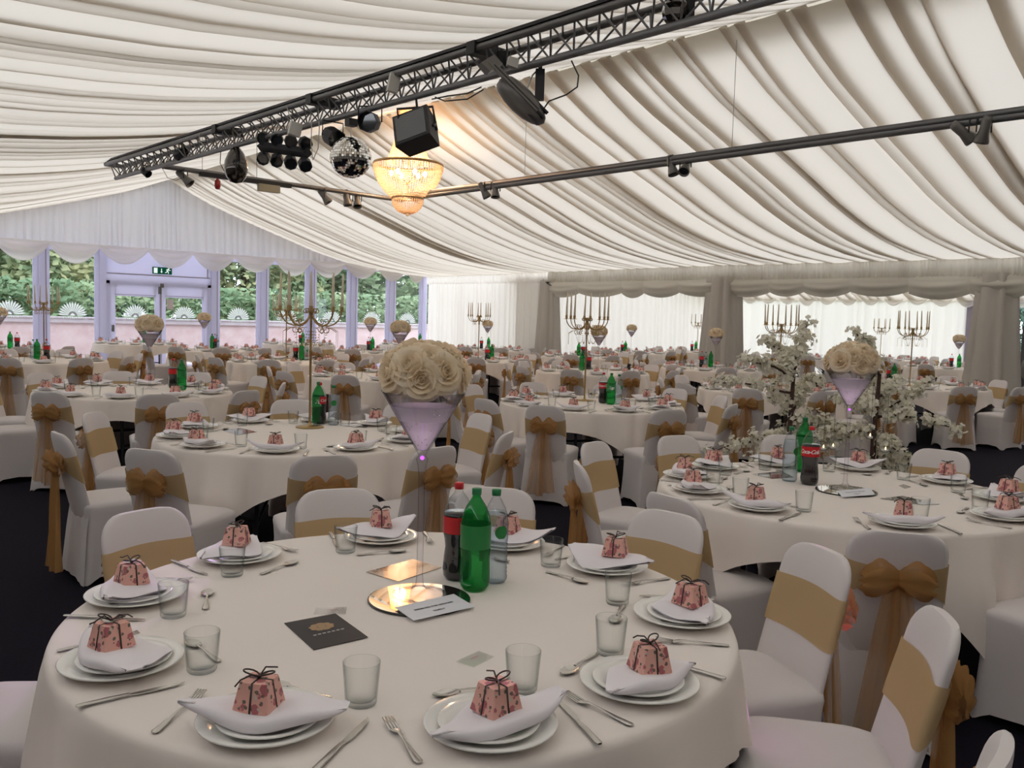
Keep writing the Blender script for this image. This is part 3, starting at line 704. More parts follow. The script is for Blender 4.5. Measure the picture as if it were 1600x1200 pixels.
TABLES = {}; SEATS = []
def make_table(key, phrase, x, y, chairs, plates, detail, rot, half=1.09, rch=1.12, skip=()):
    """detail 2: full settings, 1: no cutlery"""
    TABLES[key] = (x, y, phrase)
    t = empty('banquet_table', (x, y, 0), 'round folding table under the cloth, '+phrase, 'table', group='round banquet tables')
    add('tabletop', ME_TOP, parent=t)
    lr = rot+.5
    for k in range(2):
        for s in (-1, 1):
            add('leg', ME_LEG, (-.3*s*math.sin(lr), .3*s*math.cos(lr), 0), lr+k*PI, t)
        add('brace', ME_BRACE, rz=lr+k*PI, parent=t)
    c = add('tablecloth', cloth_mesh(rot, half, hash(key) % 97 if False else sum(map(ord, key))), (x, y, 0))
    tag(c, 'white linen cloth draped over '+phrase, 'tablecloth', 'white tablecloths')
    rnd = random.Random(sum(map(ord, key))*3+1)
    hs = hours(x, y, [a if not isinstance(a, tuple) else a[0] for a in chairs])
    for i, a in enumerate(chairs):
        a, r = a if isinstance(a, tuple) else (a, rch+rnd.uniform(-.05, .05))
        th = math.radians(a); cx_, cy2 = x+r*math.cos(th), y+r*math.sin(th)
        if any(abs(cx_-XE) < .85 and abs(cy2-py_) < .95 for py_ in (16.86, 11.35, 5.95)) or cy2 > YG-.5 or cy2 > YA-.5 or (abs(cx_-XE) < .5 and cy2 > 16.8) or cx_ < XL+.4 or any(math.hypot(cx_-a_, cy2-b_) < .48 for a_, b_ in SEATS): continue
        SEATS.append((cx_, cy2))
        o = add('banquet_chair', ME_CHAIR, (x+r*math.cos(th), y+r*math.sin(th), 0), th+PI/2+rnd.uniform(-.09, .09))
        tag(o, "gold-sashed white chair, %s o'clock seat of %s" % (hs[i], phrase), 'chair', 'covered chairs around the tables')
        add('sash', ME_SASH, parent=o); add('bow', ME_BOW[rnd.randrange(4)], parent=o)
    hp = hours(x, y, plates)
    for i, a in enumerate(plates):
        th = math.radians(a); rz = th+PI/2; ox, oy = x+.77*math.cos(th), y+.77*math.sin(th); cr_, sr_ = math.cos(rz), math.sin(rz)
        def W_(lx, ly, z=ZC): return (ox+lx*cr_-ly*sr_, oy+lx*sr_+ly*cr_, z)
        w = "%s o'clock setting of %s" % (hp[i], phrase)
        def put(name, me, lx, ly, dz, drz, lab, cat, grp, **k): return tag(add(name, me, W_(lx, ly, ZC+dz), rz+drz, **k), lab+w, cat, grp)
        jx, jy = rnd.uniform(-.008, .008), rnd.uniform(-.008, .008)
        put('dinner_plate', ME_DINNER, jx, jy, .001, 0, 'large white plate, ', 'plate', 'dinner plates')
        put('side_plate', ME_SIDE, jx+rnd.uniform(-.008, .008), jy+rnd.uniform(-.006, .006), .008, 0, 'smaller white upper plate, ', 'plate', 'side plates')
        nr = rnd.uniform(-.45, .45); put('napkin', ME_NAP[rnd.randrange(6)], jx, jy, .024, nr, 'white folded napkin, ', 'napkin', 'folded napkins')
        b = put('favour_box', ME_BOX, jx+rnd.uniform(-.015, .015), jy-.025+rnd.uniform(-.01, .02), .051, rnd.uniform(-.8, .8), 'pink floral favour box, ', 'box', 'favour boxes')
        add('ribbon', ME_RIB[rnd.randrange(6)], parent=b)
        if detail == 2 and rnd.random() < .5: add('gift_tag', ME_TAG, (rnd.uniform(-.012, .012), rnd.uniform(-.012, .012), 0.0595), rnd.uniform(0, 3), b, rot=(.08, .1, rnd.uniform(0, 3)))
        put('tumbler', ME_TUMB, .133+rnd.uniform(-.012, .012), .155+rnd.uniform(-.012, .012), .001, 0, 'clear glass tumbler, ', 'glass', 'glass tumblers')
        if detail == 2:
            put('fork', ME_FORK, -.178+rnd.uniform(-.012, .012), .0, .001, rnd.uniform(-.12, .12), 'steel fork, ', 'fork', 'steel forks')
            put('knife', ME_KNIFE, .176+rnd.uniform(-.012, .012), -.015, .001, rnd.uniform(-.12, .12), 'steel knife, ', 'knife', 'steel knives')
            put('spoon', ME_SPOON, .0+rnd.uniform(-.02, .02), .178+rnd.uniform(-.01, .015), .001, PI/2+rnd.uniform(-.35, .35), 'steel dessert spoon, ', 'spoon', 'steel spoons')
def ring(start, n=10): return [start+360*k/n for k in range(n)]
make_table('T1', 'the nearest table', 1.47, 2.00, [(105, .93), (67, .93), (37, 1.0), (2, .97), (-26, 1.08), (-53, 1.12), (-84, 1.20), (-150, 1.15), (178, 1.08), (142, 1.08)], [137, 175, -148, -113, -83, -45, -7, 26, 61, 101], 2, math.radians(14), 1.10)
make_table('T2', 'the table by the blossom trees', 4.29, 2.14, [(-144, 1.06), (176, .98), (136, 1.04), (105, 1.13), (74, 1.06), (41, 1.12), (0, 1.0), (-28, 1.02), (-66, 1.1), (-105, 1.12)], [180, -134, -90, -52, -17, 20, 55, 88, 118, 148], 2, math.radians(22), 1.06)
make_table('T3', 'the near candelabra table', 2.99, 5.35, [(-149, 1.2), (176, 1.18), (135, 1.12), (99, 1.12), (62, 1.1), (25, 1.1), (-15, 1.1), (-56, 1.16), (-89, 1.18), (-115, 1.25)], ring(-165), 2, math.radians(-20))
make_table('T4', 'the second candelabra table from the front', 6.60, 5.95, [(-154, 1.2), (-112, 1.25), (-75, 1.15), (-38, 1.05), (0, 1.1), (35, 1.1), (72, 1.1), (110, 1.1), (145, 1.1), (180, 1.12)], ring(-150), 2, math.radians(30))
make_table('T5', 'the rose vase table at the left', 3.20, 8.95, [(-138, 1.1), (-102, 1.2), (-70, 1.2), (-32, 1.12), (5, 1.1), (42, 1.1), (78, 1.1), (112, 1.1), (145, 1.1), (-176, 1.12)], ring(-155), 2, math.radians(60))
make_table('C', 'the rose table right of the candelabra', 6.72, 9.92, ring(-140), ring(-158), 2, .3)
make_table('T9', 'the table behind the left blossom tree', 10.2, 6.1, ring(-160), ring(-142), 2, .8)
make_table('T10', 'the table beside the right pillar', 13.4, 5.5, [-172, -136, -100, -62, -28, 8, 44, 80, 116, 152], ring(-154), 2, .1)
make_table('T6', 'the candelabra table at the far left', 3.77, 14.4, ring(-120), ring(-138), 1, .5)
make_table('T7', 'the table behind the second candelabra', 10.7, 9.65, ring(-150), ring(-168), 1, 1.1)
make_table('T8', 'the rose vase table before the first pillar', 13.85, 9.55, ring(-135), ring(-153), 1, .2)
make_table('A', 'the dark candelabra table left of centre', 7.17, 13.3, ring(-128), ring(-146), 1, .9)
make_table('B', 'the rose vase table facing the doors', 7.84, 17.4, ring(-110), ring(-128), 1, .4)
make_table('D', 'the rose vase table near the gable windows', 11.0, 16.3, ring(-145), ring(-127), 1, 1.2)
make_table('E', 'the candelabra table before the side curtain', 11.2, 12.9, ring(-138), ring(-120), 1, .7)
make_table('F', 'the rose vase table against the side curtain', 15.0, 17.1, ring(-120), ring(-138), 1, .0)
make_table('G', 'the table at the closed bay corner', 14.7, 13.6, ring(-146), ring(-128), 1, .5)
make_table('H', 'the annex rose table behind the first opening', 18.4, 15.2, ring(-131), ring(-149), 1, .3)
make_table('I', 'the annex candelabra table near the back wall', 21.7, 15.5, ring(-126), ring(-144), 1, .9)
make_table('L', 'the annex rose table in the second opening', 21.8, 12.0, ring(-150), ring(-132), 1, .6)
make_table('K', 'the annex rose table by the garden window', 20.8, 8.0, ring(-140), ring(-122), 1, .2)
make_table('M', 'the table in the far left corner', 4.0, 18.0, ring(-125), ring(-143), 1, .9)
make_table('N', 'the table beside the white doors', 7.4, 20.6, ring(-130), ring(-112), 1, .35)
make_table('O', 'the table under the gable windows', 11.5, 20.6, ring(-120), ring(-138), 1, .0)
make_table('P', 'the table in the curtained corner', 14.9, 20.3, ring(-140), ring(-122), 1, .75)
qx = at_z(1356, 561, .756)
make_table('Q', 'the annex candelabra table along the back wall', 24.1, 10.7, ring(-130), ring(-148), 1, .4)

# ------------------------------------------------------------------ bottles
def bottle_profile(kind):
    if kind == 'cola': return [(.020, 0), (.036, .002), (.044, .012), (.047, .035), (.044, .075), (.040, .105), (.043, .13), (.0475, .15), (.0475, .205), (.044, .225), (.030, .258), (.016, .276), (.0125, .283), (.0125, .293)]
    if kind == 'green': return [(.020, 0), (.034, .002), (.043, .014), (.046, .03), (.046, .06), (.0445, .10), (.0465, .13), (.0465, .205), (.043, .228), (.031, .258), (.017, .280), (.0125, .288), (.0125, .298)]
    p = [(.018, 0), (.034, .002), (.040, .012)]
    for k in range(9): z = .022+k*.0125; p += [(.0405, z), (.0385, z+.006)]
    p += [(.0405, .142), (.0405, .19)]
    for k in range(3): z = .195+k*.011; p += [(.040-.002*k, z), (.038-.002*k, z+.0055)]
    return p+[(.030, .238), (.018, .262), (.0125, .270), (.0125, .280)]
def clipped(prof, z1, inset):
    out = [(0, .003)]
    for i, (r, z) in enumerate(prof):
        if z > z1: r0, za = prof[i-1]; out.append((lerp(r0, r, (z1-za)/(z-za))-inset, z1)); break
        out.append((max(0, r-inset), max(z, .003)))
    return out+[(0, z1)]
ME_B = {}
for kind, shell, liq, lvl, capm, lab in (('cola', 'pet', 'cola', .215, 'cap_red', 'red'), ('green', 'green', None, 0, 'cap_green', 'greenlabel'), ('water', 'pet', 'water', .225, 'cap_green', 'greenlabel')):
    pr = bottle_profile(kind); zt = pr[-1][1]
    d = dict(shell=MB().lathe([(0, 0)]+pr, 24).mesh(kind+'_bottle', shell), cap=MB().lathe([(0, zt-.004), (.0145, zt-.004), (.0148, zt+.014), (.013, zt+.016), (0, zt+.016)], 16).mesh('cap', capm))
    if liq: d['liquid'] = MB().lathe(clipped(pr, lvl, .0012), 24).mesh('liquid', liq)
    if kind == 'cola': d['label'] = MB().lathe([(.0480, .152), (.0481, .154), (.0481, .203), (.0480, .205)], 32).mesh('label', lab)
    if kind == 'green': d['label'] = MB().lathe([(.0470, .132), (.0471, .134), (.0471, .203), (.0470, .205)], 32).mesh('label', lab)
    if kind == 'water':
        rows = []
        for i in range(7):
            z = .146+.04*i/6; hw = .55*math.sin(PI*(i+.4)/6.8)**.5; rows.append([(.0411*math.cos(-PI/2+hw*(-1+k/4)), .0411*math.sin(-PI/2+hw*(-1+k/4)), z) for k in range(9)])
        d['label'] = MB().grid(rows).mesh('label', lab)
    ME_B[kind] = d
def wrapped(me, r, zc):
    """lay flat lettering round a bottle, facing local -y"""
    me = me.copy()
    for v in me.vertices:
        a = -PI/2+v.co.x/r; v.co = (r*math.cos(a), r*math.sin(a), zc+v.co.y)
    me.update(); return me
ME_COKE = wrapped(text_mesh('lettering', 'Coca-Cola', .030, 'white', .35, .86, .0006), .0486, .178)
ME_SEVEN = wrapped(text_mesh('lettering', '7up', .045, 'white', .3, .9, .0008), .0476, .168)
BN = {'cola': 'red-capped cola bottle', 'green': 'green plastic lemonade bottle', 'water': 'clear ribbed water bottle'}
def on_table(key, px, py, most=.64):
    """the place a pixel shows on the cloth, kept well inside its table"""
    P = at_z(px, py, ZC); x, y, ph = TABLES[key]; d = Vector((P.x-x, P.y-y, 0))
    if d.length > most: d *= most/d.length
    return Vector((x+d.x, y+d.y, ZC))
def bottle(kind, key, px, py, rz=None, text=False):
    P = on_table(key, px, py); d = ME_B[kind]; x, y, ph = TABLES[key]
    face = math.atan2(-P.y, -P.x)+PI/2
    o = add(kind+'_bottle', d['shell'], (P.x, P.y, ZC+.001), face+(rz or 0))
    tag(o, BN[kind]+' on '+ph, 'bottle', 'soft drink and water bottles')
    for n in ('liquid', 'label', 'cap'):
        if n in d: add(n, d[n], parent=o)
    if kind == 'green': add('barcode', MB().grid([[(.0473*math.cos(-PI/2+.5+.13*k), .0473*math.sin(-PI/2+.5+.13*k), .075+zz) for k in range(4)] for zz in (0, .035)]).mesh('barcode', 'white'), parent=o) if key == 'T1' else None
    if text:
        if kind == 'cola': add('lettering', ME_COKE, parent=o)
        if kind == 'green': add('lettering', ME_SEVEN, parent=o)
    return o
bottle('cola', 'T1', 714, 904, 1.4, True); bottle('green', 'T1', 741, 921, 2.0, False); bottle('water', 'T1', 772, 909, .5)
bottle('cola', 'T2', 1264, 757, -.15, True); bottle('water', 'T2', 1233, 752, .9); bottle('green', 'T2', 1254, 737, .3)
bottle('green', 'T3', 497, 662, .1, True); bottle('cola', 'T3', 509, 657, 1.2, True); bottle('water', 'T3', 521, 664, 0)
bottle('cola', 'T4', 942, 630, 0, True); bottle('green', 'T4', 954, 632, 0, True); bottle('water', 'T4', 966, 631, 1)
for key, lst in dict(T5=[('cola', 271, 607), ('green', 284, 610)], T6=[('green', 58, 563), ('cola', 73, 562), ('water', 52, 561)], M=[('green', 16, 545), ('cola', 27, 546)], B=[('green', 326, 543), ('cola', 335, 544), ('water', 340, 543)],
                     N=[('green', 246, 533), ('cola', 253, 534)], A=[('cola', 464, 562), ('green', 471, 563), ('water', 478, 563)], O=[('cola', 471, 535), ('green', 479, 535)], D=[('cola', 571, 547), ('green', 582, 548), ('water', 575, 547)],
                     P=[('green', 656, 538)], E=[('cola', 761, 563), ('green', 768, 563)], F=[('cola', 752, 545), ('green', 763, 545)], T7=[('green', 909, 579), ('cola', 919, 577), ('water', 914, 577)], G=[('green', 904, 556), ('cola', 911, 556)],
                     H=[('cola', 972, 551), ('green', 977, 551)], I=[('cola', 1081, 549), ('green', 1087, 549)], T8=[('cola', 1096, 574), ('water', 1102, 574), ('green', 1110, 574)], L=[('cola', 1251, 559), ('green', 1258, 559)],
                     Q=[('green', 1355, 560)], K=[('cola', 1486, 574), ('green', 1498, 574)], T10=[('green', 1396, 600), ('cola', 1389, 599)]).items():
    for j, (k, px, py) in enumerate(lst): bottle(k, key, px, py, .3*j)

# ------------------------------------------------------------------ roses and vases
def rose_mesh(lo=False):
    mb = MB(); rnd = random.Random(11)
    rings = ((.006, 2, .043, 0), (.014, 3, .045, .05), (.023, 4, .044, .2), (.034, 5, .040, .5), (.043, 5, .030, 1.0), (.048, 6, .016, 1.3))
    m, q = (3, 3) if lo else (6, 5)
    for ri, (r, n, h, fl) in enumerate(rings):
        if lo and ri in (0, 2): continue
        for k in range(n):
            a0 = 2*PI*k/n+ri*1.1+rnd.uniform(-.15, .15); sp_ = PI/n*1.35; rows = []; hh = h*rnd.uniform(.92, 1.06)
            for i in range(m+1):
                t = i/m; row = []
                for j in range(q+1):
                    s = -1+2*j/q; a = a0+sp_*s; edge = 1-.22*abs(s)**2.2*(t**1.5)
                    rad = r*(.30+.75*math.sin(PI/2*min(1, t*1.15)))+fl*.012*max(0, t-.62)**1.2*4+.0012*math.sin(5*s+ri)*t
                    zz = hh*t*edge-fl*.010*max(0, t-.75)*4
                    row.append((rad*math.cos(a), rad*math.sin(a), zz))
                rows.append(row)
            mb.grid(rows)
    return mb
ROSE, ROSELO = rose_mesh(), rose_mesh(True); ME_ROSE = ROSE.mesh('rose', 'rose')
def ball_dirs(n=24):
    out = []
    for i in range(n):
        z = 1-.98*(i+.5)/n; a = i*2.39996; s = math.sqrt(max(0, 1-z*z)); out.append(Vector((s*math.cos(a), s*math.sin(a), z)))
    return out
def joined_ball():
    mb = MB()
    for d in ball_dirs(18):
        Mx = d.to_track_quat('Z', 'Y').to_matrix(); b = len(mb.v)
        for p in ROSELO.v: mb.v.append(tuple(Mx @ (Vector(p)*1.12) + Vector((d.x*.098, d.y*.098, d.z*.066))))
        mb.f.extend([tuple(b+i for i in f) for f in ROSELO.f])
    return mb.mesh('rose_ball', 'rose')
ME_BALL = joined_ball()
VP = [(.080, 0), (.080, .003), (.055, .007), (.020, .016), (.012, .030), (.0095, .06), (.0095, .35), (.013, .385), (.018, .405), (.010, .416), (.018, .428), (.120, .598), (.124, .604), (.1225, .604), (.016, .432), (0, .428)]
ME_VASE = MB().lathe(VP, 36).mesh('martini_vase', 'vase')
ME_GEL = MB().lathe([(0, .4345), (.014, .4335), (.098, .562), (.06, .566), (0, .568)], 36).mesh('gel_filling', 'beads')
ME_CORE = MB().ball((0, 0, .0), .085, 16, 10, (1.08, 1.08, .62)).mesh('foam_core', 'leaf_small')
def sparkle():
    mb = MB(); rnd = random.Random(2)
    for _ in range(90):
        t = rnd.uniform(.1, 1); a = rnd.uniform(0, 2*PI); r = (.014+.084*t)*1.0; mb.ball((r*math.cos(a), r*math.sin(a), .4335+.128*t), .0022, 5, 3)
    return mb.mesh('sparkle_bead', 'mirror')
ME_SPARK = sparkle(); MT['led'] = emission('purple_led', (.55, .12, 1.0), 1.6); ME_LED = MB().ball((0, 0, 0), .0065, 10, 6).mesh('led_light', 'led')
def vase(key, px, py, near):
    P = on_table(key, px, py, .3); x, y, ph = TABLES[key]; z = ZC+.008 if near else ZC
    v = add('martini_vase', ME_VASE, (P.x, P.y, z)); tag(v, 'tall martini glass vase on '+ph, 'vase', 'martini vases')
    add('gel_filling', ME_GEL, parent=v)
    if near:
        k = add('sparkle_bead', ME_SPARK, parent=v); k['kind'] = 'stuff'
        add('led_light', ME_LED, (0, 0, .408), parent=v)
        L = bpy.data.lights.new('vase_led', 'POINT'); L.energy = .05; L.color = (1, .80, .95); L.shadow_soft_size = .015
        lo = bpy.data.objects.new('vase_led', L); C.objects.link(lo); lo.location = (P.x, P.y, z+.50)
        b = empty('rose_bouquet', (P.x, P.y, z+.645), 'domed bouquet of cream roses on the vase of '+ph, 'flowers', group='rose bouquets')
        add('foam_core', ME_CORE, parent=b)
        rnd = random.Random(px)
        for d in ball_dirs(21): add('rose', ME_ROSE, Vector((d.x*.100, d.y*.100, d.z*.070)), parent=b, rot=(d.to_track_quat('Z', 'Y').to_matrix() @ Matrix.Rotation(rnd.uniform(0, 6), 3, 'Z')).to_euler(), scale=rnd.uniform(.86, 1.04))
    else:
        b = add('rose_bouquet', ME_BALL, (P.x, P.y, z+.648), px*.7); tag(b, 'ball of cream roses on the vase of '+ph, 'flowers', 'rose bouquets')
vase('T1', 655, 932, True); vase('T2', 1320, 765, True)
for key, px, py in (('T5', 234, 608), ('C', 626, 588), ('D', 578, 549), ('B', 318, 546), ('F', 761, 546), ('T7', 934, 581), ('H', 981, 553), ('T8', 1117, 576), ('L', 1257, 559), ('K', 1496, 575), ('M', -1, 546)): vase(key, px, py, False)

# ------------------------------------------------------------------ candelabras
def scroll(c, r, turns, a0, s=1, n=16, plane=(1, 0)):
    out = []
    for i in range(n+1):
        t = i/n; a = a0+s*turns*2*PI*t; q = r*(1-.72*t); out.append((c[0]+q*math.cos(a)*plane[0], c[0]*0+q*math.cos(a)*plane[1], c[1]+q*math.sin(a)))
    return out
def arm_mesh():
    mb = MB(); R = .215
    path = [(.008, 0, .83), (.02, 0, .795), (.045, 0, .765), (.08, 0, .745), (.12, 0, .742), (.16, 0, .755), (.19, 0, .782), (.208, 0, .815), (R, 0, .845)]
    mb.tube(path, .0052, 6)
    mb.tube(scroll((.037, .845), .024, 1.1, PI, -1), .0035, 5); mb.tube(scroll((.105, .775), .022, 1.1, -PI/2, 1), .003, 5); mb.tube(scroll((.105, .708), .026, 1.1, PI/2, -1), .003, 5)
    mb.lathe([(0, .845), (.028, .847), (.028, .850), (.012, .851), (.0135, .882), (.0115, .882), (.0105, .853), (0, .853)], 12, (R, 0, 0))
    return mb.mesh('arm', 'gold')
ME_ARM = arm_mesh()
ME_POLE = MB().lathe([(0, .008), (.10, .008), (.102, .012), (.098, .017), (.03, .019), (.012, .03), (.0085, .05), (.0085, .55), (.011, .56), (.0085, .57), (.0085, .80), (.016, .82), (.018, .845), (.010, .86), (0, .865)], 20).mesh('candelabra', 'gold')
ME_CANDLE = MB().lathe([(0, 0), (.0112, 0), (.0108, .05), (.0062, .255), (.003, .262), (.0008, .272), (0, .272)], 12).mesh('taper_candle', 'candle')
def bead_mesh():
    mb = MB(); 
    for i in range(15):
        t = i/14; mb.ball((.125*(.35+.65*0)+.10*t-.02, 0, .70-.10*math.sin(PI*t)), .004, 5, 3)
    for i in range(10): mb.ball((.20, 0, .70-.012*i), .0035, 5, 3)
    mb.tube([(.105, 0, .73), (.16, 0, .725), (.20, 0, .70)], .0025, 5)
    return mb.mesh('bead_strand', 'gold')
ME_BEAD = bead_mesh()
def candelabra(key, px, py, near, a0, n=8):
    P = on_table(key, px, py, .4); x, y, ph = TABLES[key]
    o = add('candelabra', ME_POLE, (P.x, P.y, ZC), a0); tag(o, 'tall gold scrollwork candelabra on '+ph, 'candelabra', 'gold candelabras')
    o.location.z = ZC-.007
    rnd = random.Random(px); hc = hours(P.x, P.y, [math.degrees(a0)+360*k/n for k in range(n)])
    for k in range(n):
        a = 2*PI*k/n; add('arm', ME_ARM, rz=a, parent=o)
        if near: add('bead_strand', ME_BEAD, rz=a+.3, parent=o)
        ln = rnd.uniform(-.03, .03) if near else 0
        cd = add('taper_candle', ME_CANDLE, (P.x+.215*math.cos(a+a0), P.y+.215*math.sin(a+a0), ZC-.007+.853), rot=(ln, rnd.uniform(-.03, .03), 0))
        tag(cd, "ivory candle, %s o'clock arm, candelabra of %s" % (hc[k], ph), 'candle', 'candelabra candles')
for key, px, py, near, a0 in (('T3', 484, 668, True, .25), ('T4', 913, 626, True, .1), ('T6', 69, 562, False, .3), ('A', 447, 564, False, .2), ('E', 745, 561, False, .2), ('T9', 1216, 608, True, .3), ('T10', 1421, 603, True, .15), ('I', 1089, 549, False, .2), ('Q', 1356, 561, False, .1)): candelabra(key, px, py, near, a0)

# ------------------------------------------------------------------ papers, mirrors, cards
def disc(key, px, py, r, lab):
    P = at_z(px, py, ZC); o = add('mirror_plate', MB().lathe([(r-.004, .0062), (r-.004, .0064), (0, .0064)], 48).mesh('mirror_plate', 'mirror', False), (P.x, P.y, ZC+.001)); tag(o, lab, 'mirror')
    add('bevelled_edge', MB().lathe([(0, 0), (r, 0), (r, .005), (r-.004, .0063)], 48).mesh('rim', 'dark_edge'), parent=o).name = 'rim'
disc('T1', 655, 938, .150, 'round mirror plate under the rose vase on the nearest table')
disc('T2', 1322, 768, .150, 'round mirror plate under the vase of the table by the blossom trees')
def quad(px4, th, mat, name, lab, cat, dz=.001, lift=(0, 0, 0, 0), extra=None, grp=None):
    """thin sheet lying on a table, corners given where they lie on the cloth"""
    p = [at_z(x, y, ZC+dz) for x, y in px4]; c = sum((Vector(q) for q in p), Vector())/4
    low = [(q.x-c.x, q.y-c.y, lift[i]) for i, q in enumerate(p)]; mb = MB()
    mb.grid([low, [(a, b, z+th) for a, b, z in low]], True); mb.cap([(a, b, z+th) for a, b, z in low]); mb.cap(low, True)
    o = add(name, mb.mesh(name, mat, False), (c.x, c.y, ZC+dz)); tag(o, lab, cat, grp)
    # frame for print: u along the edge from corner 3 to 2, v towards corner 0
    u = Vector(low[2])-Vector(low[3]); v = Vector(low[0])-Vector(low[3]); o_ = Vector(low[3])
    return o, u, v, o_, th
def sheet_print(o, u, v, o_, th, me, cu, cv, name, mat):
    """put flat artwork (unit: sheet widths) on a sheet"""
    me = me.copy(); U = u.normalized(); V = (v-U*v.dot(U)).normalized(); c = o_+u*cu+v*cv
    if V.cross(U).z > 0: pass
    for w in me.vertices: w.co = c+U*w.co.x+V*w.co.y+Vector((0, 0, th+.0006-0))
    me.update(); return add(name, me, parent=o)
q = quad([(444, 974), (524, 959), (575, 997), (490, 1016)], .0012, 'flyer_matt', 'flyer', 'dark printed flyer lying beside the mirror plate on the nearest table', 'flyer', lift=(0, 0, .002, 0))
art = MB(); rnd = random.Random(4)
for k in range(9):
    a = 2*PI*k/9; r = .026
    art.cap([(r*math.cos(a)*.9+.012*math.cos(2*PI*j/8), r*.75*math.sin(a)+.009*math.sin(2*PI*j/8), 0) for j in range(8)])
art.cap([(.012*math.cos(2*PI*j/8), .012*math.sin(2*PI*j/8), .0003) for j in range(8)])
sheet_print(*q, art.mesh('printed_flower', 'flyer_gold', False), .50, .62, 'printed_flower', None)
art2 = MB()
for k in range(7): art2.cap([(-.045+.013*k, -.003, 0), (-.036+.013*k, -.003, 0), (-.036+.013*k, .004, 0), (-.045+.013*k, .004, 0)])
sheet_print(*q, art2.mesh('printed_line', 'flyer_white', False), .52, .40, 'printed_line', None)
quad([(572, 894), (645, 874), (690, 887), (622, 909)], .0012, 'flyer', 'flyer', 'glossy dark flyer behind the vase on the nearest table', 'flyer')
q = quad([(617, 951), (709, 930), (742, 948), (646, 970)], .0010, 'card', 'reserved_card', 'white card reading reserved for grooms family on the nearest mirror plate', 'card', dz=.0092, lift=(.003, .003, 0, 0))
sheet_print(*q, text_mesh('lettering', 'RESERVED FOR GROOMS', .0112, 'black_print', 0, 1.05, .0005), .50, .56, 'lettering', None)
sheet_print(*q, text_mesh('lettering', 'FAMILY', .0112, 'black_print', 0, 1.05, .0005), .50, .28, 'lettering', None)
q = quad([(1308, 768), (1360, 763), (1367, 773), (1316, 777)], .0010, 'card', 'reserved_card', 'white lettered card leaning on the second mirror plate by the blossom trees', 'card', dz=.0092, lift=(.003, .003, 0, 0))
sheet_print(*q, text_mesh('lettering', 'RESERVED FOR GROOMS', .0112, 'black_print', 0, 1.05, .0005), .50, .60, 'lettering', None)
sheet_print(*q, text_mesh('lettering', 'FAMILY', .0112, 'black_print', 0, 1.05, .0005), .50, .30, 'lettering', None)
for pts, lab in (([(494, 950), (542, 949), (540, 960), (490, 960)], 'small clear acrylic card behind the flyer on the nearest table'), ([(712, 1034), (748, 1018), (772, 1027), (740, 1043)], 'small clear acrylic card between two tumblers of the nearest table')):
    q = quad(pts, .0022, 'acrylic', 'acrylic_card', lab, 'card'); r_ = MB()
    for k in range(5): r_.cap([(-.014+.006*k, -.002, 0), (-.010+.006*k, -.002, 0), (-.010+.006*k, .002, 0), (-.014+.006*k, .002, 0)])
    sheet_print(*q, r_.mesh('printed_line', 'red_print', False), .55, .6, 'printed_line', None)
quad([(1375, 779), (1410, 775), (1468, 788), (1440, 789)], .0012, 'flyer', 'flyer', 'dark flyer lying in front of the vase by the blossom trees', 'flyer')
quad([(1176, 741), (1222, 736), (1240, 746), (1206, 748)], .0012, 'flyer', 'flyer', 'dark flyer beside the water bottle by the blossom trees', 'flyer')
quad([(346, 672), (376, 669), (402, 675), (372, 680)], .0012, 'flyer', 'flyer', 'dark flyer at the front of the near candelabra table', 'flyer')
quad([(530, 664), (560, 661), (585, 664), (556, 668)], .0012, 'flyer', 'flyer', 'dark flyer beside the water bottle of the near candelabra table', 'flyer')
quad([(1404, 759), (1412, 757), (1424, 761), (1414, 764)], .0022, 'acrylic', 'acrylic_card', 'small clear acrylic card behind the flyer by the blossom trees', 'card')

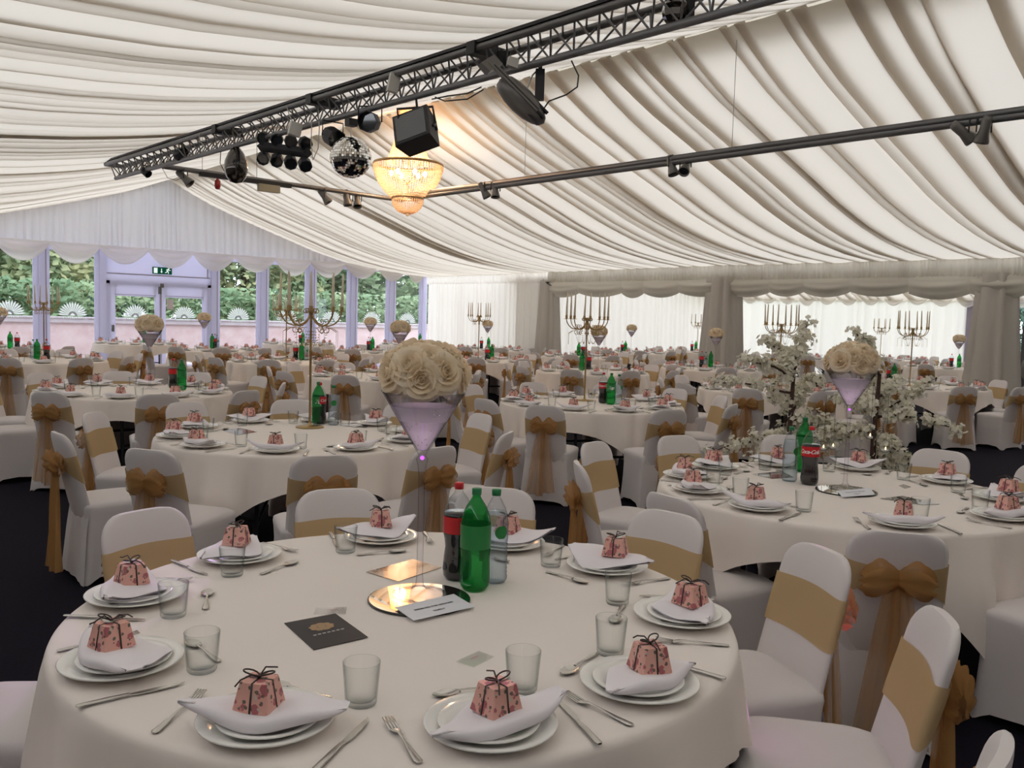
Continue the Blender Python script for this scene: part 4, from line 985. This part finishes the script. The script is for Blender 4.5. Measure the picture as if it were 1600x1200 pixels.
# ------------------------------------------------------------------ blossom trees
def flower_mesh_into(mb, P, nrm, s, rnd):
    nrm = nrm.normalized(); u = nrm.orthogonal().normalized(); v = nrm.cross(u); a0 = rnd.uniform(0, 6)
    for k in range(5):
        a = a0+2*PI*k/5; d = u*math.cos(a)+v*math.sin(a); w = u*-math.sin(a)+v*math.cos(a); b = len(mb.v)
        mb.v.extend([P, P+d*s*.6-w*s*.45+nrm*s*.25, P+d*s*1.05+nrm*s*.35, P+d*s*.6+w*s*.45+nrm*s*.25]); mb.f.append((b, b+1, b+2, b+3))
def blossom_tree(x, y, seed, lab, dirs, h):
    rnd = random.Random(seed); t = empty('blossom_tree', (x, y, 0), lab, 'tree', group='artificial blossom trees')
    add('pot', MB().lathe([(0, 0), (.13, 0), (.15, .02), (.16, .20), (.15, .205), (.145, .17), (0, .17)], 24).mesh('pot', 'blackmetal'), parent=t)
    fl, lf = MB(), MB(); tips = []
    for k, (dx, dy, top, r) in enumerate(((0, 0, h*.80, .026), (.10, .05, h*.62, .019))):
        pts = [Vector((.02*k, 0, .15)), Vector((.03*k+dx*.2, dy*.2, h*.3)), Vector((dx*.6+rnd.uniform(-.03, .03), dy*.6, h*.52)), Vector((dx+rnd.uniform(-.02, .02), dy, top))]
        add('trunk', MB().tube(pts, [r, r*.9, r*.75, r*.5], 8).mesh('trunk', 'bark'), parent=t); tips.append(pts)
    for i, (az, el, L, z0) in enumerate(dirs):
        pts = tips[i % 2]; f_ = min(.98, max(.3, z0)); base = pts[1].lerp(pts[3], f_)
        d = Vector((math.cos(az)*math.cos(el), math.sin(az)*math.cos(el), math.sin(el))); path = [base]
        n = 7
        for j in range(1, n+1): path.append(path[-1]+d*L/n+Vector((rnd.uniform(-.02, .02), rnd.uniform(-.02, .02), rnd.uniform(-.015, .02)-.012*j*.3)))
        add('branch', MB().tube(path, [.009*(1-.75*j/n)+.0015 for j in range(n+1)], 5).mesh('branch', 'bark'), parent=t)
        tw = MB()
        for j in range(1, n+1):
            for _ in range(3):
                q = Vector((rnd.gauss(0, 1), rnd.gauss(0, 1), rnd.gauss(.3, .8))).normalized()*rnd.uniform(.05, .12)*(1.15-.5*j/n); tw.tube([path[j], path[j]+q], .0016, 3, False)
                dens = 15 if j < n-1 else 7
                for _ in range(dens):
                    s = rnd.random(); P = path[j]+q*s+Vector((rnd.gauss(0, .016), rnd.gauss(0, .016), rnd.gauss(0, .016))); nn = (P-path[j]+Vector((rnd.gauss(0, .03), rnd.gauss(0, .03), .02)))
                    flower_mesh_into(fl, P, nn if nn.length > 1e-4 else Vector((0, 0, 1)), rnd.uniform(.014, .024), rnd)
                if rnd.random() < .7:
                    P = path[j]+q*.8; u = Vector((rnd.gauss(0, 1), rnd.gauss(0, 1), rnd.gauss(0, .5))).normalized(); v = u.orthogonal().normalized(); b = len(lf.v)
                    lf.v.extend([P, P+u*.018+v*.009, P+u*.04, P+u*.018-v*.009]); lf.f.append((b, b+1, b+2, b+3))
        add('twig', tw.mesh('twig', 'bark'), parent=t)
    add('blossom', fl.mesh('blossom', 'blossom', False), parent=t)
    add('leaves', lf.mesh('leaves', 'leaf_small', False), parent=t)
    return t
def place_tree(px, py, dist):
    d = ray(px, py); k = dist/math.hypot(d.x, d.y); return d.x*k, d.y*k, CAM_H+d.z*k
RT = -YAW                       # image-right in hall axes is direction (cos YAW, -sin YAW)
def az(deg): return RT+math.radians(deg)
tx, ty_, _ = place_tree(1236, 660, 6.7)
blossom_tree(tx, ty_, 3, 'white blossom tree standing behind the bottles of the cola table, reaching over the chairs', [(az(175), .30, .62, .80), (az(165), -.12, .58, .62), (az(200), .55, .50, .9), (az(20), .95, .45, .98), (az(150), 1.0, .40, .98), (az(-15), .35, .42, .75), (az(10), -.10, .45, .55), (az(185), -.35, .42, .35), (az(60), 1.1, .5, 1.0), (az(-60), .2, .35, .6), (az(90), .2, .4, .7), (az(230), .0, .38, .45)], 1.58)
tx2, ty2, _ = place_tree(1368, 660, 6.6)
blossom_tree(tx2, ty2, 8, 'white blossom tree standing right of the rose vase, tealight globes hanging from it', [(az(5), .05, .60, .62), (az(15), .75, .52, .95), (az(150), 1.05, .42, .98), (az(-20), -.28, .48, .45), (az(170), -.05, .42, .5), (az(80), 1.15, .45, 1.0), (az(40), .45, .45, .8), (az(190), -.45, .40, .32), (az(120), .3, .35, .7), (az(-80), .1, .3, .6), (az(20), -.5, .35, .3)], 1.60)
for k, (px, py) in enumerate(((1360, 677), (1384, 698), (1287, 695), (1302, 693))):
    X, Y, Z = place_tree(px, py, 6.35); g = empty('tealight_globe', (X, Y, Z), ('hanging clear glass globe with lit tealight, ' + ['beside the trunk right of the rose vase', 'just above the plates right of the rose vase', 'behind the bottles near the cola', 'between the two blossom trees'][k]), 'lantern', group='tealight globes in the blossom trees')
    add('globe', MB().ball((0, 0, 0), .042, 20, 12).mesh('globe', 'glass'), parent=g)
    add('tealight', MB().lathe([(0, -.034), (.017, -.034), (.017, -.020), (0, -.020)], 14).mesh('tealight', 'white'), parent=g)
    add('flame', MB().lathe([(0, -.020), (.0045, -.014), (.003, -.006), (0, .0)], 8).mesh('flame', 'eye'), parent=g)
    add('wire', MB().tube([(0, 0, .042), (.004, 0, .18), (0, 0, .34)], .0012, 4).mesh('wire', 'blackmetal'), parent=g)

# ------------------------------------------------------------------ lighting truss and bars
XT = 4.8
A_ = at_x(181, 277, XT); B_ = at_x(1222, -1, XT)
y1, y0 = A_.y, -1.0; zb = (A_.z+B_.z)/2
tr = empty('lighting_truss', (XT, y1, zb), 'long grey triangular lighting truss crossing under the ceiling drapes', 'truss')
HT, WT = .20, .125
def chord(dx, dz, r, y_end=0): return MB().tube([(dx, y_end, dz), (dx, y0-y1, dz)], r, 10).mesh('chord', 'truss')
add('chord', chord(0, 0, .030), parent=tr); add('chord', chord(-WT, HT, .032, .07), parent=tr); add('chord', chord(WT, HT, .030, .07), parent=tr)
pit = .24; nb = int((y1-y0)/pit)
def brace_me(a, b): return MB().tube([a, b], .0085, 5, False).mesh('brace', 'truss')
BR = [brace_me((0, 0, 0), (-WT, pit/2, HT)), brace_me((-WT, pit/2, HT), (0, pit, 0)), brace_me((0, 0, 0), (WT, pit/2, HT)), brace_me((WT, pit/2, HT), (0, pit, 0)), brace_me((-WT, 0, HT), (WT, pit, HT))]
for k in range(nb):
    for b in BR: add('brace', b, (0, -(k+1)*pit, 0), parent=tr)
for yy in [at_x(px, py, XT).y-y1 for px, py in ((355, 205), (760, 95), (505, 155))]:
    add('joint_plate', MB().box(-WT-.05, WT+.05, -.05, .05, HT-.05, HT+.05).mesh('joint_plate', 'blackmetal', False), (0, yy, 0), parent=tr)
add('track_strip', MB().box(-WT-.03, -WT+.05, y0-y1, .05, HT+.03, HT+.055).mesh('track_strip', 'blackmetal', False), parent=tr)
add('end_plate', MB().box(-WT-.02, WT+.02, .05, .08, HT-.03, HT+.03).mesh('end_plate', 'truss', False), parent=tr)
# perpendicular bar from the truss to the corner and the long bar along the ridge
yb_ = at_x(243, 264, XT).y; c_ = at_y(622, 312, yb_); zc = c_.z
o = add('lighting_bar', MB().tube([(XT+.1, yb_, zb+.03), (c_.x+.1, yb_, zc)], .036, 10).mesh('lighting_bar', 'truss')); tag(o, 'shorter grey lighting bar running from the truss end to the chandelier', 'bar')
add('cable_tray', MB().box(0, 1.45, -.035, .035, -.02, .045).mesh('cable_tray', 'blackmetal', False), (at_y(312, 273, yb_).x, yb_, at_y(312, 273, yb_).z), parent=None).parent = o
p1, p2 = at_x(690, 298, c_.x), at_x(1640, 172, c_.x)
o2 = add('lighting_bar', MB().tube([(c_.x, yb_+.1, zc), (c_.x, -1.5, zc+.02)], .040, 10).box(c_.x-.04, c_.x+.04, -1.5, yb_, zc+.03, zc+.085).mesh('lighting_bar', 'truss')); tag(o2, 'long grey lighting bar running along the hall beneath the pleated ceiling', 'bar')
for (px, py) in ((316, 273), (401, 285)):
    P = at_y(px, py, yb_); w = add('hanging_wire', MB().tube([(0, 0, 0), (0, 0, ceil_z(P.x, P.y)-P.z)], .004, 4).mesh('hanging_wire', 'cable'), P, parent=None); w.parent = o
for yy in (2.5, 6, 9.5): w = add('hanging_wire', MB().tube([(c_.x, yy, zc), (c_.x, yy, ceil_z(c_.x, yy))], .004, 4).mesh('hanging_wire', 'paleCable'), parent=o2)
for P, lab in ((at_y(420, 294, yb_-.05), 'small beige box hanging under the shorter lighting bar'),):
    s = add('junction_box', MB().box(-.17, .17, -.04, .04, -.06, .05).mesh('junction_box', 'sign', False), P); tag(s, lab, 'box')
P = at_y(340, 287, yb_-.02); o = add('pendant_lamp', MB().lathe([(0, -.085), (.03, -.08), (.045, -.03), (.04, .04), (.02, .06), (.006, .09), (0, .10)], 16).mesh('pendant_lamp', 'redlamp'), P); tag(o, 'small red lamp hanging from the shorter lighting bar', 'lamp')
# small spots on the bars
def spot_meshes():
    body = MB().lathe([(0, -.10), (.022, -.10), (.03, -.08), (.03, -.01), (.045, .05), (.045, .062), (.038, .06), (.036, .03), (0, .025)], 16).mesh('spotlight', 'greymetal')
    lens_ = MB().lathe([(0, .045), (.037, .045)], 16).mesh('lens', 'lens'); yoke = MB().tube([(-.045, 0, 0), (-.045, 0, .08), (0, 0, .10), (.045, 0, .08), (.045, 0, 0)], .005, 5).mesh('yoke', 'blackmetal')
    return body, lens_, yoke
SP = spot_meshes()
def spot(P, rx, rz, lab, s=1.0):
    o = add('spotlight', SP[0], P, rot=(rx, 0, rz), scale=s); tag(o, lab, 'lamp', 'small spotlights on the lighting bars')
    add('lens', SP[1], parent=o)
    yk = add('yoke', SP[2], parent=o); yk.rotation_euler = (-rx, 0, 0)
for px, py, rx, rz, on, lab in ((508, 309, 2.5, .9, 1, 'small spotlight on the shorter bar, first of three near the chandelier'), (542, 312, 2.9, .3, 1, 'small spotlight on the shorter bar, middle of three near the chandelier'), (558, 315, 2.7, -.4, 1, 'small spotlight on the shorter bar, closest to the chandelier'), (290, 280, 2.3, .8, 1, 'small spotlight on the shorter bar near the truss end')):
    spot(at_y(px, py, yb_), rx, rz, lab, 1.6)
for px, py, rx, rz, lab in ((757, 300, 2.6, .8, 'small spotlight on the long bar, left one beside the chandelier'), (774, 299, 2.9, -.6, 'small spotlight on the long bar, right one beside the chandelier'), (1050, 262, 2.8, 0, 'dark spotlight of the middle pair on the long bar'), (1071, 262, 2.3, -1.2, 'spotlight facing the camera in the middle pair on the long bar'), (1507, 209, 2.2, .9, 'pale tilted spotlight of the right pair on the long bar'), (1537, 207, 2.7, 2.4, 'dark spotlight of the right pair on the long bar')):
    spot(at_x(px, py, c_.x), rx, rz, lab, 1.55)
# hung fixtures
def hang(px, py, dx=0): return at_x(px, py, XT+dx)
def face_cam(P): return math.atan2(-P.y, -P.x)+PI/2
def can(px, py, lab, s, rx, rz0):
    P = hang(px, py); o = empty('par_can', P, lab, 'lamp', rz=face_cam(P)+rz0, group='black par cans on the truss')
    k = add('housing', MB().lathe([(0, -.13*s), (.05*s, -.13*s), (.085*s, -.09*s), (.10*s, -.02*s), (.10*s, .10*s), (.092*s, .10*s), (.088*s, .0), (0, -.01*s)], 8).mesh('housing', 'blackmetal', False), parent=o, rot=(rx, 0, 0))
    add('lens', MB().lathe([(0, .02*s), (.09*s, .02*s)], 16).mesh('lens', 'lens'), parent=k)
    add('yoke', MB().tube([(-.115*s, 0, 0), (-.115*s, 0, .15*s), (.115*s, 0, .15*s), (.115*s, 0, 0)], .008, 4).tube([(0, 0, .15*s), (0, 0, zb-P.z)], .008, 5).mesh('yoke', 'blackmetal'), parent=o)
can(520, 214, 'black par can hanging left of the mirror ball', 1.0, 2.0, .5); can(578, 191, 'black par can hanging above and right of the mirror ball', 1.0, 1.7, -.3)
can(284, 241, 'small round can clipped inside the truss near its far end', .8, 1.2, 1.2); can(228, 269, 'small black lamp at the far end of the truss', .6, 2.2, .8)
# mirror ball
P = hang(548, 246); R_ = 31.5/F*(P.x*math.sin(YAW)+P.y*math.cos(YAW))
mbl = empty('mirror_ball', P, 'silver mirror ball hanging from the truss', 'mirror ball')
mt = MB(); rnd = random.Random(1); nl = 26
for i in range(nl):
    t0, t1 = PI*i/nl, PI*(i+1)/nl; n = max(4, int(2*nl*math.sin((t0+t1)/2)))
    for k in range(n):
        a0, a1 = 2*PI*k/n, 2*PI*(k+1)/n; g = .06*(a1-a0)
        mid = Vector((math.sin((t0+t1)/2)*math.cos((a0+a1)/2), math.sin((t0+t1)/2)*math.sin((a0+a1)/2), math.cos((t0+t1)/2))); jit = Vector((rnd.gauss(0, .03), rnd.gauss(0, .03), rnd.gauss(0, .03)))
        nn = (mid+jit).normalized(); b = len(mt.v)
        for t, a in ((t0+.006, a0+g), (t1-.006, a0+g), (t1-.006, a1-g), (t0+.006, a1-g)):
            q = Vector((math.sin(t)*math.cos(a), math.sin(t)*math.sin(a), math.cos(t))); q = q-nn*((q-mid).dot(nn)); mt.v.append(q*R_*1.002)
        mt.f.append((b, b+1, b+2, b+3))
add('core', MB().ball((0, 0, 0), R_*.95, 32, 20).mesh('core', 'dark_edge'), parent=mbl)
k = add('mirror_tile', mt.mesh('mirror_tile', 'mirror', False), parent=mbl); k['kind'] = 'stuff'
add('motor', MB().box(-.05, .05, -.04, .04, R_+.10, R_+.17).mesh('motor', 'blackmetal', False), parent=mbl)
add('chain', MB().tube([(0, 0, R_*.98), (0, 0, R_+.11)], .006, 5).tube([(0, 0, R_+.17), (0, 0, zb-P.z)], .006, 5).mesh('chain', 'chrome'), parent=mbl)
# teardrop effect light
P = hang(369, 259); R_ = 1/F*(P.x*math.sin(YAW)+P.y*math.cos(YAW))
td = empty('effect_light', P, 'egg-shaped smoked effect light hanging under the truss', 'lamp', rz=face_cam(P))
add('shell', MB().lathe([(0, -27*R_), (9*R_, -25*R_), (15*R_, -17*R_), (18*R_, -5*R_), (17*R_, 7*R_), (12*R_, 19*R_), (6*R_, 27*R_), (2*R_, 30*R_), (0, 31*R_)], 24).mesh('shell', 'smoked'), parent=td)
add('rib', MB().tube([(0, -9*R_, 24*R_), (0, -16*R_, 10*R_), (0, -18.5*R_, -4*R_), (0, -15.5*R_, -17*R_)], 1.0*R_, 6).mesh('rib', 'blackmetal'), parent=td)
add('rib', MB().tube([(16.3*R_*math.cos(a), 16.3*R_*math.sin(a)-.8*R_, -3*R_-5*R_*abs(math.cos(a))**2+4*R_) for a in [PI+PI*k/12 for k in range(13)]], 1.0*R_, 6).mesh('rib', 'greymetal'), parent=td)
add('lens', MB().lathe([(0, 0), (5*R_, 0), (5*R_, 1*R_)], 14).mesh('lens', 'lens'), (0, -17.5*R_, 2*R_), rot=(PI/2, 0, 0), parent=td)
add('bracket', MB().tube([(0, 0, 29*R_), (0, 0, zb-P.z)], .010, 5).mesh('bracket', 'blackmetal'), parent=td)
# eight-eye bar
Pa, Pb = hang(409, 229, -.02), hang(480, 239, .05)
eb = empty('eight_eye_light', (Pa+Pb)/2, 'black bar light with eight round heads under the truss', 'lamp')
dv = Pb-Pa
add('housing', MB().tube([-dv*.52, dv*.52], .055, 4).mesh('housing', 'blackmetal', False), parent=eb)
fcd = face_cam((Pa+Pb)/2)
for k in range(4):
    for dz in (.10, -.12):
        c = dv*(-.45+.3*k); h_ = add('head', MB().lathe([(0, -.07), (.055, -.07), (.072, -.03), (.072, .06), (.062, .065), (.058, .03), (0, .02)], 8).mesh('head', 'blackmetal', False), (c.x, c.y, c.z+dz), rot=(PI/2+(.3 if dz > 0 else .55), 0, fcd+(k-1.5)*.15), parent=eb)
        add('lens', MB().lathe([(0, .04), (.058, .04)], 14).mesh('lens', 'lens'), parent=h_)
for s in (-.4, .4): add('bracket', MB().tube([dv*s, dv*s+Vector((0, 0, zb-Pa.z-dv.z*s*.5))], .010, 5).mesh('bracket', 'blackmetal'), parent=eb)
# square flood box
P = hang(651, 206); k1 = (P.x*math.sin(YAW)+P.y*math.cos(YAW))/F
fb = empty('flood_light', P, 'large square black flood light hanging in front of the chandelier', 'lamp', rz=face_cam(P))
hs = add('housing', MB().grid([[(-29*k1, -20*k1, -26*k1), (29*k1, -20*k1, -26*k1), (29*k1, -20*k1, 26*k1), (-29*k1, -20*k1, 26*k1)], [(-30*k1, -17*k1, -27*k1), (30*k1, -17*k1, -27*k1), (30*k1, -17*k1, 27*k1), (-30*k1, -17*k1, 27*k1)], [(-26*k1, 22*k1, -23*k1), (26*k1, 22*k1, -23*k1), (26*k1, 22*k1, 23*k1), (-26*k1, 22*k1, 23*k1)]], True).cap([(-26*k1, 22*k1, -23*k1), (26*k1, 22*k1, -23*k1), (26*k1, 22*k1, 23*k1), (-26*k1, 22*k1, 23*k1)], True).cap([(-29*k1, -20*k1, -26*k1), (29*k1, -20*k1, -26*k1), (29*k1, -20*k1, 26*k1), (-29*k1, -20*k1, 26*k1)]).mesh('housing', 'blackmetal', False), parent=fb, rot=(-.35, -.30, -.42))
add('lens', MB().box(-25*k1, 25*k1, -20.8*k1, -20.2*k1, -22*k1, 22*k1).mesh('lens', 'lens', False), parent=hs)
add('side_knob', MB().ball((31*k1, 0, 0), 3*k1, 8, 6).mesh('side_knob', 'greymetal'), parent=hs)
add('yoke', MB().tube([(-26*k1, 0, 4*k1), (-26*k1, 0, 36*k1), (28*k1, 0, 36*k1), (31*k1, 0, 0)], 2.2*k1, 4).tube([(4*k1, 0, 36*k1), (4*k1, 0, zb-P.z)], 2*k1, 5).mesh('yoke', 'blackmetal'), parent=fb, rot=(0, -.12, 0))
# scanner
P = hang(815, 158); k1 = (P.x*math.sin(YAW)+P.y*math.cos(YAW))/F
sn = empty('scanner_light', P, 'grey streamlined scanner light hanging beside the long cables', 'lamp', rz=face_cam(P))
hd = empty('body', (0, 0, 0), '', ''); del hd['label']; del hd['category']; hd.parent = sn; hd.rotation_euler = (0, math.radians(40), .25)
prof = [(0, -46), (12, -44), (19, -36), (24, -20), (25, 0), (23, 18), (17, 34), (10, 44), (0, 48)]
add('shell', MB().grid([[(z*k1, r*k1*math.cos(2*PI*j/20)*.9, r*k1*math.sin(2*PI*j/20)*.8) for j in range(20)] for r, z in prof], True).mesh('shell', 'greymetal'), parent=hd)
for s in (-6, 0, 6): add('fin', MB().box(10*k1, 41*k1, (-20+abs(s)*.9)*k1, (-8+abs(s)*.3)*k1, (s*1.9-1.6)*k1, (s*1.9+1.6)*k1).mesh('fin', 'blackmetal', False), parent=hd)
add('rail', MB().box(-74*k1, 26*k1, -25*k1, -17*k1, -3*k1, 5*k1).mesh('rail', 'greymetal', False), parent=hd)
add('groove', MB().box(-66*k1, 26*k1, -25.6*k1, -24.8*k1, .2*k1, 1.8*k1).mesh('groove', 'blackmetal', False), parent=hd)
add('mirror_head', MB().box(-82*k1, -64*k1, -24*k1, -2*k1, -10*k1, 12*k1, lambda p: (p[0]+(p[2] > 0)*6*k1, p[1], p[2])).mesh('mirror_head', 'greymetal', False), parent=hd)
add('bracket', MB().box(20*k1, 34*k1, -6*k1, 6*k1, 2*k1, 48*k1).box(24*k1, 30*k1, -4*k1, 4*k1, 46*k1, (zb-P.z)+4*k1).mesh('bracket', 'blackmetal', False), parent=sn)
add('chain', MB().tube([(6*k1, 0, 16*k1), (16*k1, 0, 40*k1), (26*k1, 0, zb-P.z)], 1.2*k1, 5).mesh('chain', 'chrome'), parent=sn)
# dome effect at the top and black cone on the truss, white boxes
P = hang(1056, 18, .05); k1 = (P.x*math.sin(YAW)+P.y*math.cos(YAW))/F
o = empty('dome_light', P, 'black faceted dome light clamped on the truss at the top edge', 'lamp', rz=face_cam(P))
add('dome', MB().ball((0, 0, 0), 21*k1, 10, 8, (1, 1, 1.1)).mesh('dome', 'smoked', False), parent=o); add('clamp', MB().box(14*k1, 28*k1, -4*k1, 8*k1, -8*k1, 16*k1).mesh('clamp', 'blackmetal', False), parent=o)
P = hang(787, 98, .02); k1 = (P.x*math.sin(YAW)+P.y*math.cos(YAW))/F
o = add('hanging_cone', MB().lathe([(0, 16*k1), (11*k1, 15*k1), (10*k1, 8*k1), (2*k1, -17*k1), (0, -18*k1)], 10).mesh('hanging_cone', 'blackmetal', False), P); tag(o, 'black cone-shaped fitting on the truss above the scanner', 'lamp')
for px, py, w, h_, lab in ((461, 202, 9, 10, 'white box with pale cords on the truss above the eight heads'), (615, 130, 8, 14, 'white box taped to the truss near the flood light'), (801, 98, 8, 7, 'grey box beside the black cone on the truss')):
    P = hang(px, py, -.14); k1 = (P.x*math.sin(YAW)+P.y*math.cos(YAW))/F
    o = add('power_box', MB().box(-w*k1, w*k1, -5*k1, 5*k1, -h_*k1, h_*k1).mesh('power_box', 'whitebox', False), P, rot=(0, .2, face_cam(P)+.3)); tag(o, lab, 'box')
def cable(pts, r, mat, lab, dx=0):
    o = add('cable', MB().tube([hang(*p, dx) for p in pts], r, 5).mesh('cable', mat)); tag(o, lab, 'cable', 'cables on the truss')
cable([(893, 95), (904, 118), (902, 136), (885, 148), (858, 158), (851, 168)], .006, 'cable', 'black cable looping down to the scanner light')
cable([(675, 155), (700, 150), (730, 146), (752, 136)], .006, 'cable', 'black cable slung under the truss between flood light and scanner, upper')
cable([(680, 152), (695, 158), (730, 155), (755, 140)], .006, 'cable', 'black cable slung under the truss between flood light and scanner, lower')
cable([(485, 178), (487, 200), (486, 225), (489, 250), (497, 232), (499, 200), (497, 165)], .005, 'paleCable', 'pale cable hanging in a loop left of the mirror ball', -.05)
cable([(448, 166), (452, 180), (458, 192)], .005, 'paleCable', 'pale cord above the white box on the truss', -.16)
cable([(312, 208), (312, 220), (320, 230)], .006, 'paleCable', 'pale cord looped over the far end of the truss', -.16)
cable([(345, 236), (344, 255), (352, 270), (358, 280)], .005, 'cable', 'thin cable hanging beside the egg-shaped light')
cable([(253, 262), (262, 278), (275, 282), (288, 276)], .004, 'cable', 'thin cable drooping at the far end of the shorter bar')

# ------------------------------------------------------------------ chandelier
cd_ = at_x(638, 257, XR); k1 = (cd_.x*math.sin(YAW)+cd_.y*math.cos(YAW))/F
ch = empty('chandelier', cd_, 'large lit crystal chandelier hanging from the ridge', 'chandelier')
def ringm(r, z, t, n=48): return MB().grid([[((r+t*math.cos(2*PI*j/8))*math.cos(2*PI*i/n), (r+t*math.cos(2*PI*j/8))*math.sin(2*PI*i/n), z+t*1.8*math.sin(2*PI*j/8)) for j in range(8)] for i in range(n+1)], True).mesh('ring', 'gold')
add('ring', ringm(53*k1, 0, 1.1*k1), parent=ch); add('ring', ringm(24*k1, -51*k1, .9*k1), parent=ch); add('ring', ringm(13*k1, 84*k1, 1.0*k1), parent=ch)
def strands(n, prof, seed, bead):
    mb = MB(); rnd = random.Random(seed)
    for i in range(n):
        a = 2*PI*i/n
        for r, z in prof:
            s = bead*rnd.uniform(.85, 1.15); c = Vector((r*math.cos(a), r*math.sin(a), z)); b = len(mb.v)
            mb.v.extend([c+Vector((s, 0, 0)), c+Vector((0, s, 0)), c-Vector((s, 0, 0)), c-Vector((0, s, 0)), c+Vector((0, 0, s*1.5)), c-Vector((0, 0, s*1.5))])
            for q in ((0, 1, 4), (1, 2, 4), (2, 3, 4), (3, 0, 4), (1, 0, 5), (2, 1, 5), (3, 2, 5), (0, 3, 5)): mb.f.append(tuple(b+j for j in q))
    return mb
up = [(lerp(13, 33, (i/28)**1.7)*k1, lerp(84, 2, i/28)*k1) for i in range(29)]
bo = [(lerp(24, 53, math.sin(PI/2*(1-i/16)**.85))*k1, lerp(-1, -51, (i/16))*k1) for i in range(17)]
tip = [(24*k1*math.cos(PI/2*i/10)**.8, (-52-22*math.sin(PI/2*i/10))*k1) for i in range(10)]
for prof, n, s in ((up, 56, 1), (bo, 72, 2), (tip, 40, 3)):
    k = add('crystal_strand', strands(n, prof, s, 1.5*k1).mesh('crystal_strand', 'strand', False), parent=ch); k['kind'] = 'stuff'
fr_ = strands(64, [(53*k1, -(2+1.8*j)*k1) for j in range(5)], 5, 1.2*k1); k = add('crystal_fringe', fr_.mesh('crystal_fringe', 'strand', False), parent=ch); k['kind'] = 'stuff'
add('stem', MB().tube([(0, 0, -50*k1), (0, 0, 110*k1)], .9*k1, 6).mesh('stem', 'gold'), parent=ch)
add('finial', MB().ball((0, 0, -77*k1), 2.5*k1, 10, 6).mesh('finial', 'strand'), parent=ch)
for j in range(6):
    a = 2*PI*j/6+.3; p = Vector((26*k1*math.cos(a), 26*k1*math.sin(a), -14*k1))
    add('lamp_arm', MB().tube([(0, 0, -30*k1), p*.6+Vector((0, 0, -14*k1)), p+Vector((0, 0, -4*k1))], .7*k1, 5).mesh('lamp_arm', 'gold'), parent=ch)
    add('bulb', MB().ball(tuple(p), 3.0*k1, 10, 8, (1, 1, 1.5)).mesh('bulb', 'bulb'), parent=ch)
add('bulb', MB().ball((0, 0, 74*k1), 3*k1, 10, 8).mesh('bulb', 'bulb'), parent=ch)
for z, e in ((-10*k1, 46), (60*k1, 24)):
    L = bpy.data.lights.new('chandelier_light', 'POINT'); L.energy = e; L.color = (1, .70, .44); L.shadow_soft_size = .12
    lo = bpy.data.objects.new('chandelier_light', L); C.objects.link(lo); lo.location = cd_+Vector((0, 0, z))
# coloured party beams from the truss fixtures
def beam(src, dst, ang, e, col):
    L = bpy.data.lights.new('party_beam', 'SPOT'); L.energy = e; L.color = col; L.spot_size = math.radians(ang); L.spot_blend = .25; L.shadow_soft_size = .01
    o = bpy.data.objects.new('party_beam', L); C.objects.link(o); o.location = src; o.rotation_euler = (Vector(dst)-Vector(src)).to_track_quat('-Z', 'Y').to_euler()
src = hang(1056, 52, .05)
beam((XT, .2, zb-.1), (1.47+.93*math.cos(-.95), 2+.93*math.sin(-.95), .60), 1.6, 1100, (.8, .15, 1))
beam(src, at_z(1338, 960, .68), 2.2, 1000, (1, .25, .7))
beam(hang(505, 242), at_z(232, 828, .80), 6, 380, (.75, .45, 1))
beam(src, at_z(1200, 772, .80), 1.4, 1300, (.8, .1, 1))
beam(hang(604, 216), at_z(722, 600, 1.38), 3.5, 420, (1, .45, .6))
